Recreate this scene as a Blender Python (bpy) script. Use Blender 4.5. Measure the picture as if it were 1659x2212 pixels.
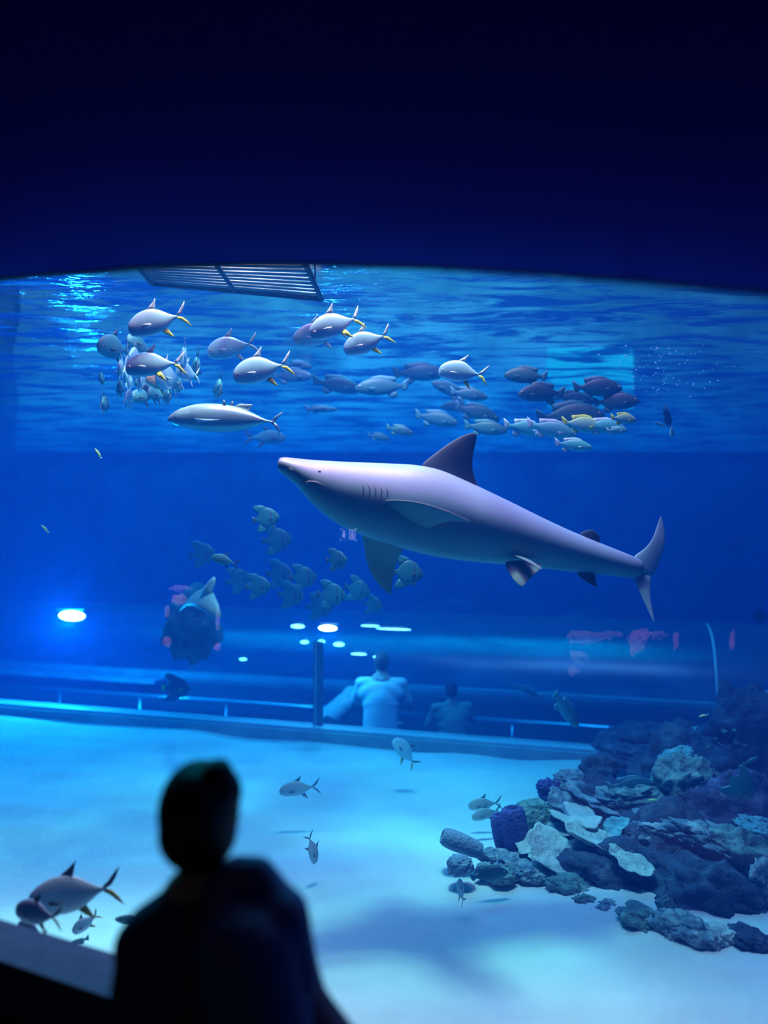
import bpy, bmesh, math, random
from mathutils import Vector, Matrix, noise
from math import sin, cos, pi, sqrt, atan2, tan
scene = bpy.context.scene
C = scene.collection
R = math.radians
for _o in list(bpy.data.objects):
    bpy.data.objects.remove(_o)

# ---------------------------------------------------------------- camera
FPX = 1750.0                      # focal length in pixels of the 1659x2212 frame
PITCH = math.atan(44.0 / FPX)
CAM = Vector((0, 0, 1.7))
cd = bpy.data.cameras.new('camera'); cam = bpy.data.objects.new('camera', cd); C.objects.link(cam)
cam.location = CAM; cam.rotation_euler = (pi / 2 + PITCH, 0, 0)
cd.sensor_fit = 'VERTICAL'; cd.sensor_height = 24.0; cd.lens = FPX / 2212 * 24.0
cd.clip_start = 0.02; cd.clip_end = 100
cd.dof.use_dof = True; cd.dof.focus_distance = 4.6; cd.dof.aperture_fstop = 0.55
scene.camera = cam

def ray(px, py):
    x = (px - 829.5) / FPX; y = (1106 - py) / FPX
    a = PITCH
    return Vector((x, cos(a) - y * sin(a), sin(a) + y * cos(a)))
def P(px, py, d):
    """the place that lies d metres into the tank along the sight line"""
    r = ray(px, py); return CAM + r * (d / r.y)
SAND = -0.3
def S(px, py, z=SAND):
    r = ray(px, py); return CAM + r * ((z - CAM.z) / r.z)

# ---------------------------------------------------------------- world, light, exposure
scene.view_settings.view_transform = 'Standard'; scene.view_settings.look = 'None'
scene.view_settings.gamma = 1.0; scene.view_settings.exposure = 0.0
scene.view_settings.use_curve_mapping = False
w = bpy.data.worlds.new('world'); scene.world = w; w.use_nodes = True
w.node_tree.nodes['Background'].inputs[0].default_value = (0.0002, 0.0004, 0.002, 1)
w.node_tree.nodes['Background'].inputs[1].default_value = 1.0
scene.cycles.volume_bounces = 2
scene.cycles.max_bounces = 10
scene.cycles.diffuse_bounces = 3
scene.cycles.glossy_bounces = 3
scene.cycles.transmission_bounces = 4
scene.cycles.transparent_max_bounces = 12
scene.cycles.use_denoising = True
scene.cycles.caustics_reflective = False
scene.cycles.caustics_refractive = False
scene.cycles.sample_clamp_indirect = 4.0
scene.cycles.blur_glossy = 1.0

WATER_Z = 3.2
def lamp(kind, name, loc, power, color, **k):
    d = bpy.data.lights.new(name, kind); d.energy = power; d.color = color
    for a, b in k.items():
        if a not in ('rot', 'aim'): setattr(d, a, b)
    o = bpy.data.objects.new(name, d); C.objects.link(o); o.location = loc
    if 'rot' in k: o.rotation_euler = k['rot']
    if 'aim' in k:
        o.rotation_euler = (Vector(k['aim']) - Vector(loc)).to_track_quat('-Z', 'Y').to_euler()
    return o
# lamp trays hung over the open water of the tank
lamp('AREA', 'tank_lamp_tray_front', (-0.2, 4.2, 7.2), 6500, (1.0, 0.118, 0.19), shape='RECTANGLE', size=4.2, size_y=2.2)
lamp('AREA', 'tank_lamp_tray_back', (-1.5, 9.0, 7.4), 2400, (0.0, 0.64, 0.80), shape='RECTANGLE', size=9.0, size_y=5.0)
def spot_gobo(o, scale, lo, hi, floor=0.35):
    """rippling water over the lamp: the beam is mottled by direction"""
    d = o.data; d.use_nodes = True; nt = d.node_tree; em = nt.nodes['Emission']
    tc = nt.nodes.new('ShaderNodeTexCoord'); n = nt.nodes.new('ShaderNodeTexNoise')
    n.inputs['Scale'].default_value = scale; n.inputs['Detail'].default_value = 2; n.inputs['Distortion'].default_value = 1.2
    mr = nt.nodes.new('ShaderNodeMapRange'); mr.inputs[1].default_value = lo; mr.inputs[2].default_value = hi
    mr.inputs[3].default_value = floor; mr.inputs[4].default_value = 2.0
    nt.links.new(tc.outputs['Normal'], n.inputs['Vector']); nt.links.new(n.outputs[0], mr.inputs[0])
    nt.links.new(mr.outputs[0], em.inputs['Strength'])
s = lamp('SPOT', 'tank_spotlight_front', (-0.2, 3.9, 7.0), 11500, (0.95, 0.34, 0.19), aim=(-0.5, 5.0, 0), spot_size=R(52), spot_blend=0.9, shadow_soft_size=0.35)
spot_gobo(s, 15.0, 0.38, 0.66, .5)
lamp('AREA', 'hall_fill_light', (1.5, 11.5, 7.6), 170, (0.10, 0.75, 1.0), shape='RECTANGLE', size=9.0, size_y=1.0, aim=(1.5, 16, 5.2))  # added fill light for the hall wall that shows through the surface
# ---------------------------------------------------------------- materials
def mat(name, col, rough=0.6, col2=None, scale=6.0, detail=4.0, lo=0.4, hi=0.6, bump=0.0, bscale=None, spec=0.5, metal=0.0, emit=None, estr=0.0, alpha=None):
    m = bpy.data.materials.new(name); m.use_nodes = True; nt = m.node_tree; b = nt.nodes['Principled BSDF']
    b.inputs['Base Color'].default_value = (*col, 1); b.inputs['Roughness'].default_value = rough
    b.inputs['Specular IOR Level'].default_value = spec; b.inputs['Metallic'].default_value = metal
    tc = None
    if col2 or bump:
        tc = nt.nodes.new('ShaderNodeTexCoord')
    if col2:
        n = nt.nodes.new('ShaderNodeTexNoise'); n.inputs['Scale'].default_value = scale; n.inputs['Detail'].default_value = detail
        r = nt.nodes.new('ShaderNodeValToRGB'); r.color_ramp.elements[0].position = lo; r.color_ramp.elements[1].position = hi
        r.color_ramp.elements[0].color = (*col, 1); r.color_ramp.elements[1].color = (*col2, 1)
        nt.links.new(tc.outputs['Object'], n.inputs['Vector']); nt.links.new(n.outputs[0], r.inputs[0]); nt.links.new(r.outputs[0], b.inputs['Base Color'])
    if bump:
        n = nt.nodes.new('ShaderNodeTexNoise'); n.inputs['Scale'].default_value = bscale or scale * 3; n.inputs['Detail'].default_value = 5
        bp = nt.nodes.new('ShaderNodeBump'); bp.inputs['Strength'].default_value = bump; bp.inputs['Distance'].default_value = 0.05
        nt.links.new(tc.outputs['Object'], n.inputs['Vector']); nt.links.new(n.outputs[0], bp.inputs['Height']); nt.links.new(bp.outputs[0], b.inputs['Normal'])
    if emit:
        b.inputs['Emission Color'].default_value = (*emit, 1); b.inputs['Emission Strength'].default_value = estr
    if alpha is not None: b.inputs['Alpha'].default_value = alpha
    return m

# ---------------------------------------------------------------- mesh helpers
class MB:
    def __init__(s): s.v = []; s.f = []; s.a = []        # a: per-vertex colour value
    def add(s, vs, fs, a=None):
        o = len(s.v); s.v += [tuple(x) for x in vs]; s.f += [tuple(i + o for i in f) for f in fs]
        s.a += list(a) if a else [0.0] * len(vs)
        return s
    def rings(s, rs, cap=True, a=None):
        n = len(rs[0]); vs = [p for r in rs for p in r]; fs = []
        for i in range(len(rs) - 1):
            for j in range(n):
                k = (j + 1) % n
                fs.append((i * n + j, i * n + k, (i + 1) * n + k, (i + 1) * n + j))
        if cap:
            fs.append(tuple(range(n))[::-1]); fs.append(tuple((len(rs) - 1) * n + j for j in range(n)))
        return s.add(vs, fs, a)
    def box(s, c, sx, sy, sz, M=None):
        c = Vector(c); vs = []
        for x in (-1, 1):
            for y in (-1, 1):
                for z in (-1, 1):
                    p = Vector((x * sx / 2, y * sy / 2, z * sz / 2))
                    vs.append((M @ p if M else p) + c)
        return s.add(vs, [(0, 1, 3, 2), (4, 6, 7, 5), (0, 4, 5, 1), (2, 3, 7, 6), (0, 2, 6, 4), (1, 5, 7, 3)])
    def tube(s, pts, r, n=8, cap=True):
        pts = [Vector(p) for p in pts]; rr = r if isinstance(r, (list, tuple)) else [r] * len(pts); rs = []
        up = None
        for i, p in enumerate(pts):
            t = (pts[min(i + 1, len(pts) - 1)] - pts[max(i - 1, 0)]).normalized()
            if up is None: up = t.orthogonal().normalized()
            up = (up - t * up.dot(t)).normalized(); w_ = t.cross(up)
            rs.append([p + (up * cos(2 * pi * k / n) + w_ * sin(2 * pi * k / n)) * rr[i] for k in range(n)])
        return s.rings(rs, cap)
    def capsule(s, a, b, ra, rb, n=14, sq=1.0, side=None):
        """tapered capsule; sq flattens it along the direction `side`"""
        a = Vector(a); b = Vector(b); t = (b - a)
        t = t.normalized() if t.length > 1e-6 else Vector((0, 0, 1))
        u = Vector(side) if side else t.orthogonal()
        u = (u - t * u.dot(t)).normalized(); w_ = t.cross(u); rs = []
        for c, r, sg in ((a, ra, -1), (b, rb, 1)):
            for k in range(5):
                an = (pi / 2) * ((k / 4.5 + 0.1) if sg > 0 else (1 - k / 4.5) - 0.0)
                an = max(0.0, min(pi / 2 * .97, an))
                q = r * cos(an); h = r * sin(an) * sg
                rs.append([c + t * h + (u * cos(2 * pi * j / n) * sq + w_ * sin(2 * pi * j / n)) * q for j in range(n)])
        return s.rings(rs)
    def ball(s, c, r, n=14, M=None):
        c = Vector(c); r = Vector(r) if not isinstance(r, (int, float)) else Vector((r, r, r)); rs = []
        for i in range(n // 2 + 1):
            an = pi * (0.02 + .96 * i / (n // 2))
            ring = []
            for j in range(n):
                p = Vector((r.x * sin(an) * cos(2 * pi * j / n), r.y * sin(an) * sin(2 * pi * j / n), r.z * cos(an)))
                ring.append(c + (M @ p if M else p))
            rs.append(ring)
        return s.rings(rs)
    def fin(s, secs, nrm, n=5):
        """secs: (leading point, trailing point, thickness) from root to tip; a lens section"""
        nrm = Vector(nrm).normalized(); rs = []
        for L, T, th in secs:
            L = Vector(L); T = Vector(T); ring = []
            for k in range(n + 1):
                u = k / n; ring.append(L.lerp(T, u) + nrm * th * .5 * (4 * u * (1 - u)) ** .6)
            for k in range(n - 1, 0, -1):
                u = k / n; ring.append(L.lerp(T, u) - nrm * th * .5 * (4 * u * (1 - u)) ** .6)
            rs.append(ring)
        return s.rings(rs)
    def build(s, name, m, parent=None, smooth=True, mods=None):
        me = bpy.data.meshes.new(name); me.from_pydata(s.v, [], s.f); me.update()
        bm = bmesh.new(); bm.from_mesh(me); bmesh.ops.recalc_face_normals(bm, faces=bm.faces); bm.to_mesh(me); bm.free()
        if any(s.a):
            at = me.attributes.new('tone', 'FLOAT', 'POINT'); at.data.foreach_set('value', s.a)
        if smooth: me.polygons.foreach_set('use_smooth', [True] * len(me.polygons))
        if m: me.materials.append(m)
        o = bpy.data.objects.new(name, me); C.objects.link(o)
        if parent: o.parent = parent
        for k in (mods or []):
            md = o.modifiers.new(k[0].lower(), k[0])
            for a, b in k[1].items(): setattr(md, a, b)
        return o
REMESH = lambda v: ('REMESH', dict(mode='VOXEL', voxel_size=v, use_smooth_shade=True))
SMOOTH = lambda n, f=0.5: ('SMOOTH', dict(iterations=n, factor=f))
def tag(o, label=None, cat=None, group=None, kind=None):
    if label: o['label'] = label
    if cat: o['category'] = cat
    if group: o['group'] = group
    if kind: o['kind'] = kind
    return o
def empty(name, loc=(0, 0, 0), rot=(0, 0, 0), sc=1.0):
    o = bpy.data.objects.new(name, None); C.objects.link(o); o.location = loc; o.rotation_euler = rot
    o.scale = (sc,) * 3; o.empty_display_size = 0.05; return o
def struct(o): o['kind'] = 'structure'; return o
def copy_tree(o, parent=None):
    c = o.copy(); C.objects.link(c); c.parent = parent
    for k in ('label', 'category', 'group'):
        if parent is None and k in c: del c[k]
    for ch in list(o.children): copy_tree(ch, c)
    return c
def lerp(a, b, t): return a + (b - a) * t
def interp(tab, x):
    """smooth interpolation in a table of rows (x, a, b, ...)"""
    if x <= tab[0][0]: return tab[0][1:]
    for i in range(len(tab) - 1):
        if x <= tab[i + 1][0]:
            p1, p2 = tab[i], tab[i + 1]; p0 = tab[max(i - 1, 0)]; p3 = tab[min(i + 2, len(tab) - 1)]
            h = p2[0] - p1[0]; t = (x - p1[0]) / h; out = []
            for k in range(1, len(p1)):
                m1 = (p2[k] - p0[k]) / max(1e-6, p2[0] - p0[0]) * h; m2 = (p3[k] - p1[k]) / max(1e-6, p3[0] - p1[0]) * h
                out.append((2*t**3-3*t*t+1)*p1[k] + (t**3-2*t*t+t)*m1 + (-2*t**3+3*t*t)*p2[k] + (t**3-t*t)*m2)
            return out
    return tab[-1][1:]
# ---------------------------------------------------------------- structure: tank, water, window wall, dark room
W0 = Vector((-1.11, 2.34, 0)); WU = Vector((0.41, -0.20, 0)).normalized(); WN = Vector((WU.y, -WU.x, 0))   # window plane; WN points to the room
if WN.y > 0: WN = -WN
def win_t(px):
    k = (px - 829.5) / FPX
    return (k * W0.y - W0.x) / (WU.x - k * WU.y)
def on_win(px, py):
    r = ray(px, py); d = (W0 - CAM).dot(WN) / r.dot(WN); return CAM + r * d
m_sand = mat('sand', (0.70, 0.59, 0.57), 0.9, (0.88, 0.75, 0.72), 1.3, 6, .35, .65, bump=.25, bscale=14)
m_dark = mat('dark_wall_paint', (0.02, 0.022, 0.04), 0.8)
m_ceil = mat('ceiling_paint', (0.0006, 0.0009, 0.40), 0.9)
m_rockwall = mat('tank_wall_rock', (0.05, 0.08, 0.11), 0.9, (0.16, 0.2, 0.24), 1.4, 6, .4, .62, bump=.6, bscale=3)
m_sill = mat('sill_stone', (0.08, 0.11, 0.20), 0.7, (0.06, 0.09, 0.17), 20)
m_curb = mat('curb_concrete', (0.40, 0.44, 0.46), 0.8, (0.30, 0.34, 0.38), 3)
m_floor = mat('dark_carpet', (0.03, 0.03, 0.035), 0.95)

# tunnel line
TA = Vector((-4.3, 9.1, 0)); TU = Vector((6.22, -1.96, 0)).normalized(); TV = Vector((-TU.y, TU.x, 0))
def T(s, v, z): return TA + TU * s + TV * v + Vector((0, 0, z))
TW = 2.4                                          # tunnel width

# sand bed in front of the tunnel, gently rippled
def sand_h(x, y):
    return SAND + 0.045 * noise.noise(Vector((x * .5, y * 1.1, 0))) + 0.028 * noise.noise(Vector((x * 1.3, y * 3.2, 5)))
mb = MB(); NX, NY = 150, 110; vs = []; fs = []
for j in range(NY + 1):
    for i in range(NX + 1):
        x = lerp(-7.5, 7.5, i / NX)
        y0 = W0.y + WU.y / WU.x * (x - W0.x) + 0.06; y1 = TA.y + TU.y / TU.x * (x - TA.x) - 0.02
        y = lerp(y0, y1, j / NY); vs.append((x, y, sand_h(x, y)))
for j in range(NY):
    for i in range(NX):
        a = j * (NX + 1) + i; fs.append((a, a + 1, a + NX + 2, a + NX + 1))
o = mb.add(vs, fs).build('tank_floor', m_sand); struct(o)
# rock-strewn bed on the far side of the tunnel
mb = MB(); vs = []; fs = []; NX, NY = 90, 40
for j in range(NY + 1):
    for i in range(NX + 1):
        q = T(lerp(-8, 16, i / NX), lerp(TW + .05, 8.0, j / NY), 0)
        h = -0.75 + 0.10 * j / NY * 8 + 0.5 * max(0, noise.fractal(Vector((q.x * .5, q.y * .5, 3)), 0.9, 2.0, 5)) * (j > 1)
        vs.append((q.x, q.y, h))
for j in range(NY):
    for i in range(NX):
        a = j * (NX + 1) + i; fs.append((a, a + 1, a + NX + 2, a + NX + 1))
struct(mb.add(vs, fs).build('tank_floor_far', m_rockwall))
# tank walls
def wallquad(name, p, q, z0, z1, m, th=0.25):
    mb = MB(); p = Vector(p); q = Vector(q); u = (q - p).normalized(); n = Vector((-u.y, u.x, 0))
    N = 40; vs = []; fs = []
    for j in range(13):
        for i in range(N + 1):
            b = p.lerp(q, i / N); z = lerp(z0, z1, j / 12)
            vs.append(b + n * (0.35 * noise.noise(Vector((b.x * .7, b.y * .7, z * .9)))) + Vector((0, 0, z)))
    for j in range(12):
        for i in range(N): a = j * (N + 1) + i; fs.append((a, a + 1, a + N + 2, a + N + 1))
    return struct(mb.add(vs, fs).build(name, m, mods=[('SOLIDIFY', dict(thickness=th, offset=-1))]))
wallquad('tank_wall_back', (-9.5, 16.6, 0), (10, 16.6, 0), -1.6, 8.6, m_rockwall)
wallquad('tank_wall_left', (-7.6, 5.4, 0), (-7.6, 17, 0), -1.6, 8.6, m_rockwall)
wallquad('tank_wall_right', (8.2, 17, 0), (8.2, -2.4, 0), -1.6, 8.6, m_rockwall)

# water: a clear blue volume up to the surface
WB = 0.03
f0 = W0 - WU * 8 - WN * WB; f1 = W0 + WU * 12 - WN * WB
foot = [f0, f1, Vector((f1.x, 18, 0)), Vector((f0.x, 18, 0))]
mb = MB(); mb.add([Vector((p.x, p.y, -1.7)) for p in foot] + [Vector((p.x, p.y, WATER_Z)) for p in foot],
       [(0, 1, 2, 3), (4, 5, 6, 7), (0, 1, 5, 4), (1, 2, 6, 5), (2, 3, 7, 6), (3, 0, 4, 7)])
m_vol = bpy.data.materials.new('sea_water'); m_vol.use_nodes = True; nt = m_vol.node_tree; nt.nodes.clear()
out = nt.nodes.new('ShaderNodeOutputMaterial'); ad = nt.nodes.new('ShaderNodeAddShader')
ab = nt.nodes.new('ShaderNodeVolumeAbsorption'); sc_ = nt.nodes.new('ShaderNodeVolumeScatter')
AB = (0.56, 0.128, 0.040); dn = 1.0
ab.inputs['Color'].default_value = (1 - AB[0], 1 - AB[1], 1 - AB[2], 1); ab.inputs['Density'].default_value = 1.0
SC = (0.0006, 0.0128, 0.050); sc_.inputs['Color'].default_value = (SC[0] / .1, SC[1] / .1, SC[2] / .1, 1); sc_.inputs['Density'].default_value = 0.1
nt.links.new(ab.outputs[0], ad.inputs[0]); nt.links.new(sc_.outputs[0], ad.inputs[1]); nt.links.new(ad.outputs[0], out.inputs['Volume'])
o = mb.build('tank_water', m_vol, smooth=False); tag(o, 'clear blue sea water filling the tank behind the window', 'water', kind='stuff')

# water surface seen from below: a rippled mirror that also lets the lamps through
m_surf = bpy.data.materials.new('water_surface'); m_surf.use_nodes = True; nt = m_surf.node_tree; nt.nodes.clear()
out = nt.nodes.new('ShaderNodeOutputMaterial'); mx = nt.nodes.new('ShaderNodeMixShader'); tr = nt.nodes.new('ShaderNodeBsdfTransparent')
gl = nt.nodes.new('ShaderNodeBsdfGlossy'); gl.inputs['Roughness'].default_value = 0.06; gl.inputs['Color'].default_value = (.85, .92, 1, 1)
tc = nt.nodes.new('ShaderNodeTexCoord'); mp = nt.nodes.new('ShaderNodeMapping'); mp.inputs['Scale'].default_value = (0.8, 2.0, 1)
nn = nt.nodes.new('ShaderNodeTexNoise'); nn.inputs['Scale'].default_value = 2.6; nn.inputs['Detail'].default_value = 5; nn.inputs['Distortion'].default_value = .6
bp = nt.nodes.new('ShaderNodeBump'); bp.inputs['Strength'].default_value = 0.5; bp.inputs['Distance'].default_value = 0.10
nt.links.new(tc.outputs['Object'], mp.inputs[0]); nt.links.new(mp.outputs[0], nn.inputs['Vector']); nt.links.new(nn.outputs[0], bp.inputs['Height'])
nt.links.new(bp.outputs[0], gl.inputs['Normal'])
mp2 = nt.nodes.new('ShaderNodeMapping'); mp2.inputs['Scale'].default_value = (1.0, 2.6, 1)
n2 = nt.nodes.new('ShaderNodeTexNoise'); n2.inputs['Scale'].default_value = 1.3; n2.inputs['Detail'].default_value = 8; n2.inputs['Roughness'].default_value = .68; n2.inputs['Distortion'].default_value = .8
r2 = nt.nodes.new('ShaderNodeMapRange'); r2.inputs[1].default_value = .45; r2.inputs[2].default_value = .57; r2.inputs[3].default_value = .15; r2.inputs[4].default_value = .92
nt.links.new(tc.outputs['Object'], mp2.inputs[0]); nt.links.new(mp2.outputs[0], n2.inputs['Vector']); nt.links.new(n2.outputs[0], r2.inputs[0]); nt.links.new(r2.outputs[0], mx.inputs[0])
nt.links.new(tr.outputs[0], mx.inputs[1]); nt.links.new(gl.outputs[0], mx.inputs[2]); nt.links.new(mx.outputs[0], out.inputs['Surface'])
mb = MB(); mb.add([Vector((p.x, p.y, WATER_Z + .004)) for p in foot], [(0, 1, 2, 3)])
o = mb.build('water_surface', m_surf, smooth=False); tag(o, 'rippled underside of the water surface at the top of the tank', 'water', kind='stuff')

# hall above the tank (what the surface lets one see)
m_hall = mat('hall_ceiling_paint', (0.2, 0.45, 0.62), 0.9)
mb = MB(); mb.box((0, 8, 8.6), 24, 26, 0.1); struct(mb.build('ceiling_tank_hall', m_hall, smooth=False))

mb = MB(); mb.box((0, 16.1, 6.0), 22, 0.1, 5.4); struct(mb.build('wall_tank_hall', mat('hall_wall_paint', (.45, .62, .70), .9, (.2, .34, .42), .6, 3, .4, .6), smooth=False))
def em(name, col, st):
    m = bpy.data.materials.new(name); m.use_nodes = True; nt = m.node_tree; nt.nodes.clear()
    o = nt.nodes.new('ShaderNodeOutputMaterial'); e = nt.nodes.new('ShaderNodeEmission'); e.inputs[0].default_value = (*col, 1); e.inputs[1].default_value = st
    nt.links.new(e.outputs[0], o.inputs[0]); return m
m_lit = em('glow_panel_light', (.15, .8, 1.0), 1.15)
mb = MB(); mb.box((4.1, 16.0, 4.75), 1.7, .05, 1.2); struct(mb.build('ripple_glow_panel', m_lit, smooth=False))  # glowing panel added to give the surface its bright ripple patch

# window wall: a header whose lower edge is the arched top of the opening
TOP = [(-150, 628), (-60, 612), (0, 601), (110, 592), (200, 587), (300, 577), (400, 574), (520, 571), (640, 570), (740, 572), (860, 575), (946, 577), (954, 581), (962, 578), (1080, 586), (1108, 589), (1118, 587),
       (1230, 596), (1270, 600), (1346, 604), (1349, 609), (1353, 604), (1440, 613), (1530, 622), (1600, 628), (1659, 634), (1800, 660), (2000, 700)]
edge = [on_win(*p) for p in TOP]
for t_, z_ in ((2.7, 1.97), (3.6, 1.9), (5.3, 1.88)): edge.append(W0 + WU * t_ + Vector((0, 0, z_)))
mb = MB(); n = len(edge); vs = []
for e in edge: vs += [e, Vector((e.x, e.y, 8.6)), e - WN * 0.025, Vector((e.x, e.y, 8.6)) - WN * 0.025]
fs = []
for i in range(n - 1):
    a, b = 4 * i, 4 * i + 4
    fs += [(a, b, b + 1, a + 1), (a + 2, a + 3, b + 3, b + 2), (a, a + 2, b + 2, b)]
mb.add([v - WN * 0.0 for v in vs], fs); struct(mb.build('wall_front_header', m_dark, smooth=False))
# ceiling of the dark viewing room, rising gently from the opening towards the viewer
mb = MB(); vs = []; fs = []; K = 26
import numpy as np
PF = np.polyfit([(q_ - W0).dot(WU) for q_ in edge], [q_.z for q_ in edge], 4)
def fit(e):                            # smooth arch through the ragged edge
    return float(np.polyval(PF, (e - W0).dot(WU))) + .004
for i, e in enumerate(edge):
    for k in range(K + 1):
        u = (k / K) ** 1.3; q = e + WN * (0.003 + 4.5 * u); xx = 4.5 * u; rr = 1 + .25 * min(4, max(0, (e - W0).dot(WU))); q.z = (e.z + .003 if k == 0 else fit(e)) + rr * (.12 * min(xx, 1) + 1.0 * min(xx, 1) ** 2 + 1.5 * max(0, xx - 1)); vs.append(q)
for i in range(n - 1):
    for k in range(K): a = i * (K + 1) + k; fs.append((a, a + 1, a + K + 2, a + K + 1))
struct(mb.add(vs, fs).build('ceiling', m_ceil))
# jambs, sill and the wall under the window
tl = win_t(-70)
pl = W0 + WU * tl
RZ = math.atan2(WU.y, WU.x); MR = Matrix.Rotation(RZ, 3, 'Z')
def wbox(t0, t1, z0, z1, n0, n1):        # box along the window line; n is metres into the room
    c = W0 + WU * ((t0 + t1) / 2) + WN * ((n0 + n1) / 2) + Vector((0, 0, (z0 + z1) / 2))
    return MB().box(c, t1 - t0, abs(n1 - n0), z1 - z0, MR)
SZ = (W0 + Vector((0, 0, 0))).z
sill_z = on_win(0, 2008).z
struct(wbox(-7, tl, -0.1, 8.6, -0.06, 0.15).build('wall_front_left', m_dark, smooth=False))
struct(wbox(-7, 9, -0.1, sill_z - 0.15, -0.06, 0.12).build('wall_front', m_dark, smooth=False))
struct(wbox(tl - .3, 9, sill_z - 0.15, sill_z - .012, -0.06, 0.10).build('trim_1', m_sill, smooth=False))
struct(wbox(5.2, 9, sill_z, 8.6, -0.06, 0.15).build('wall_front_right', m_dark, smooth=False))
struct(wbox(-7, 9, 3.26, 3.36, -1.05, -0.06).build('light_baffle', m_dark, smooth=False))  # unseen slab added to keep tank lamp light off the foreground figure
m_glass = bpy.data.materials.new('window_acrylic'); m_glass.use_nodes = True; nt = m_glass.node_tree; nt.nodes.clear()
out = nt.nodes.new('ShaderNodeOutputMaterial'); mx = nt.nodes.new('ShaderNodeMixShader'); tr = nt.nodes.new('ShaderNodeBsdfTransparent')
gl = nt.nodes.new('ShaderNodeBsdfGlossy'); gl.inputs['Roughness'].default_value = 0.0; mx.inputs[0].default_value = 0.05
tr.inputs['Color'].default_value = (.97, .985, 1, 1)
nt.links.new(tr.outputs[0], mx.inputs[1]); nt.links.new(gl.outputs[0], mx.inputs[2]); nt.links.new(mx.outputs[0], out.inputs['Surface'])
mb = MB(); a = W0 + WU * (tl - .1); b = W0 + WU * 5.4
mb.add([Vector((a.x, a.y, sill_z - .05)), Vector((b.x, b.y, sill_z - .05)), Vector((b.x, b.y, 2.9)), Vector((a.x, a.y, 2.9))], [(0, 1, 2, 3)])
struct(mb.build('window_1', m_glass, smooth=False))
# rest of the room
struct(wbox(-7, 9, -0.1, 0.0, 0.12, 7).build('floor', m_floor, smooth=False))
struct(MB().box((0, -4.2, 2.3), 16, 0.1, 4.8).build('wall_back', m_dark, smooth=False))
struct(MB().box((-5.5, -0.2, 2.3), 0.1, 8, 4.8).build('wall_left', m_dark, smooth=False))
struct(MB().box((6.5, -2.4, 2.3), 0.1, 3, 4.8).build('wall_right', m_dark, smooth=False))
# ---------------------------------------------------------------- visitors' tunnel behind the sand
m_acr = bpy.data.materials.new('tunnel_acrylic'); m_acr.use_nodes = True; nt = m_acr.node_tree; nt.nodes.clear()
out = nt.nodes.new('ShaderNodeOutputMaterial'); mx = nt.nodes.new('ShaderNodeMixShader'); tr = nt.nodes.new('ShaderNodeBsdfTransparent')
gl = nt.nodes.new('ShaderNodeBsdfGlossy'); gl.inputs['Roughness'].default_value = 0.28
fr = nt.nodes.new('ShaderNodeLayerWeight'); fr.inputs[0].default_value = 0.22
mr = nt.nodes.new('ShaderNodeMapRange'); mr.inputs[3].default_value = 0.02; mr.inputs[4].default_value = 0.55
nt.links.new(fr.outputs['Facing'], mr.inputs[0]); nt.links.new(mr.outputs[0], mx.inputs[0])
nt.links.new(tr.outputs[0], mx.inputs[1]); nt.links.new(gl.outputs[0], mx.inputs[2]); nt.links.new(mx.outputs[0], out.inputs['Surface'])
m_rib = mat('tunnel_joint_strip', (0.30, 0.42, 0.46), 0.35)
m_rail = mat('handrail_steel', (0.55, 0.60, 0.62), 0.22, metal=0.8)
m_tfloor = mat('tunnel_floor_dark', (0.04, 0.06, 0.08), 0.7)
ZC, TH = -0.27, 1.06                              # springing of the arch, rise
def prof(th, off=0.0):                            # th 0..pi from the near side to the far side
    c_, s_ = cos(th), sin(th); return TW / 2 - (TW / 2 + off) * math.copysign(abs(c_) ** .6, c_), ZC + (TH + off) * max(0, s_) ** .75
S0, S1, N = -6.0, 13.0, 60
mb = MB(); rs = []; K = 28
vs = []; fs = []
for i in range(N + 1):
    for k in range(K + 1):
        v, z = prof(pi * k / K); vs.append(T(lerp(S0, S1, i / N), v, z))
for i in range(N):
    for k in range(K): a = i * (K + 1) + k; fs.append((a, a + 1, a + K + 2, a + K + 1))
struct(mb.add(vs, fs).build('window_tunnel', m_acr))
# sunken walkway
def tbox(s0, s1, v0, v1, z0, z1):
    c = T((s0 + s1) / 2, (v0 + v1) / 2, (z0 + z1) / 2); return MB().box(c, s1 - s0, v1 - v0, z1 - z0, Matrix.Rotation(atan2(TU.y, TU.x), 3, 'Z'))
TF = -1.35
struct(tbox(S0, S1, -.05, TW + .05, TF - .1, TF).build('floor_tunnel', m_tfloor, smooth=False))
struct(tbox(S0, S1, TW, TW + .12, TF, ZC).build('wall_tunnel_far', m_tfloor, smooth=False))
struct(tbox(S0, S1, -.10, 0.0, TF, -0.34).build('wall_tunnel_near', m_tfloor, smooth=False))
# curbs that carry the arch: a low kerb with a lighter cap strip, near and far
struct(tbox(S0, S1, -.14, .02, -0.34, -0.21).build('trim_2', m_curb, smooth=False))
struct(tbox(S0, S1, -.10, .01, -0.208, -0.185).build('trim_3', mat('kerb_cap_strip', (.45, .58, .62), .5), smooth=False))
struct(tbox(S0, S1, TW, TW + .14, -0.34, -0.22).build('trim_4', m_curb, smooth=False))
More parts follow.
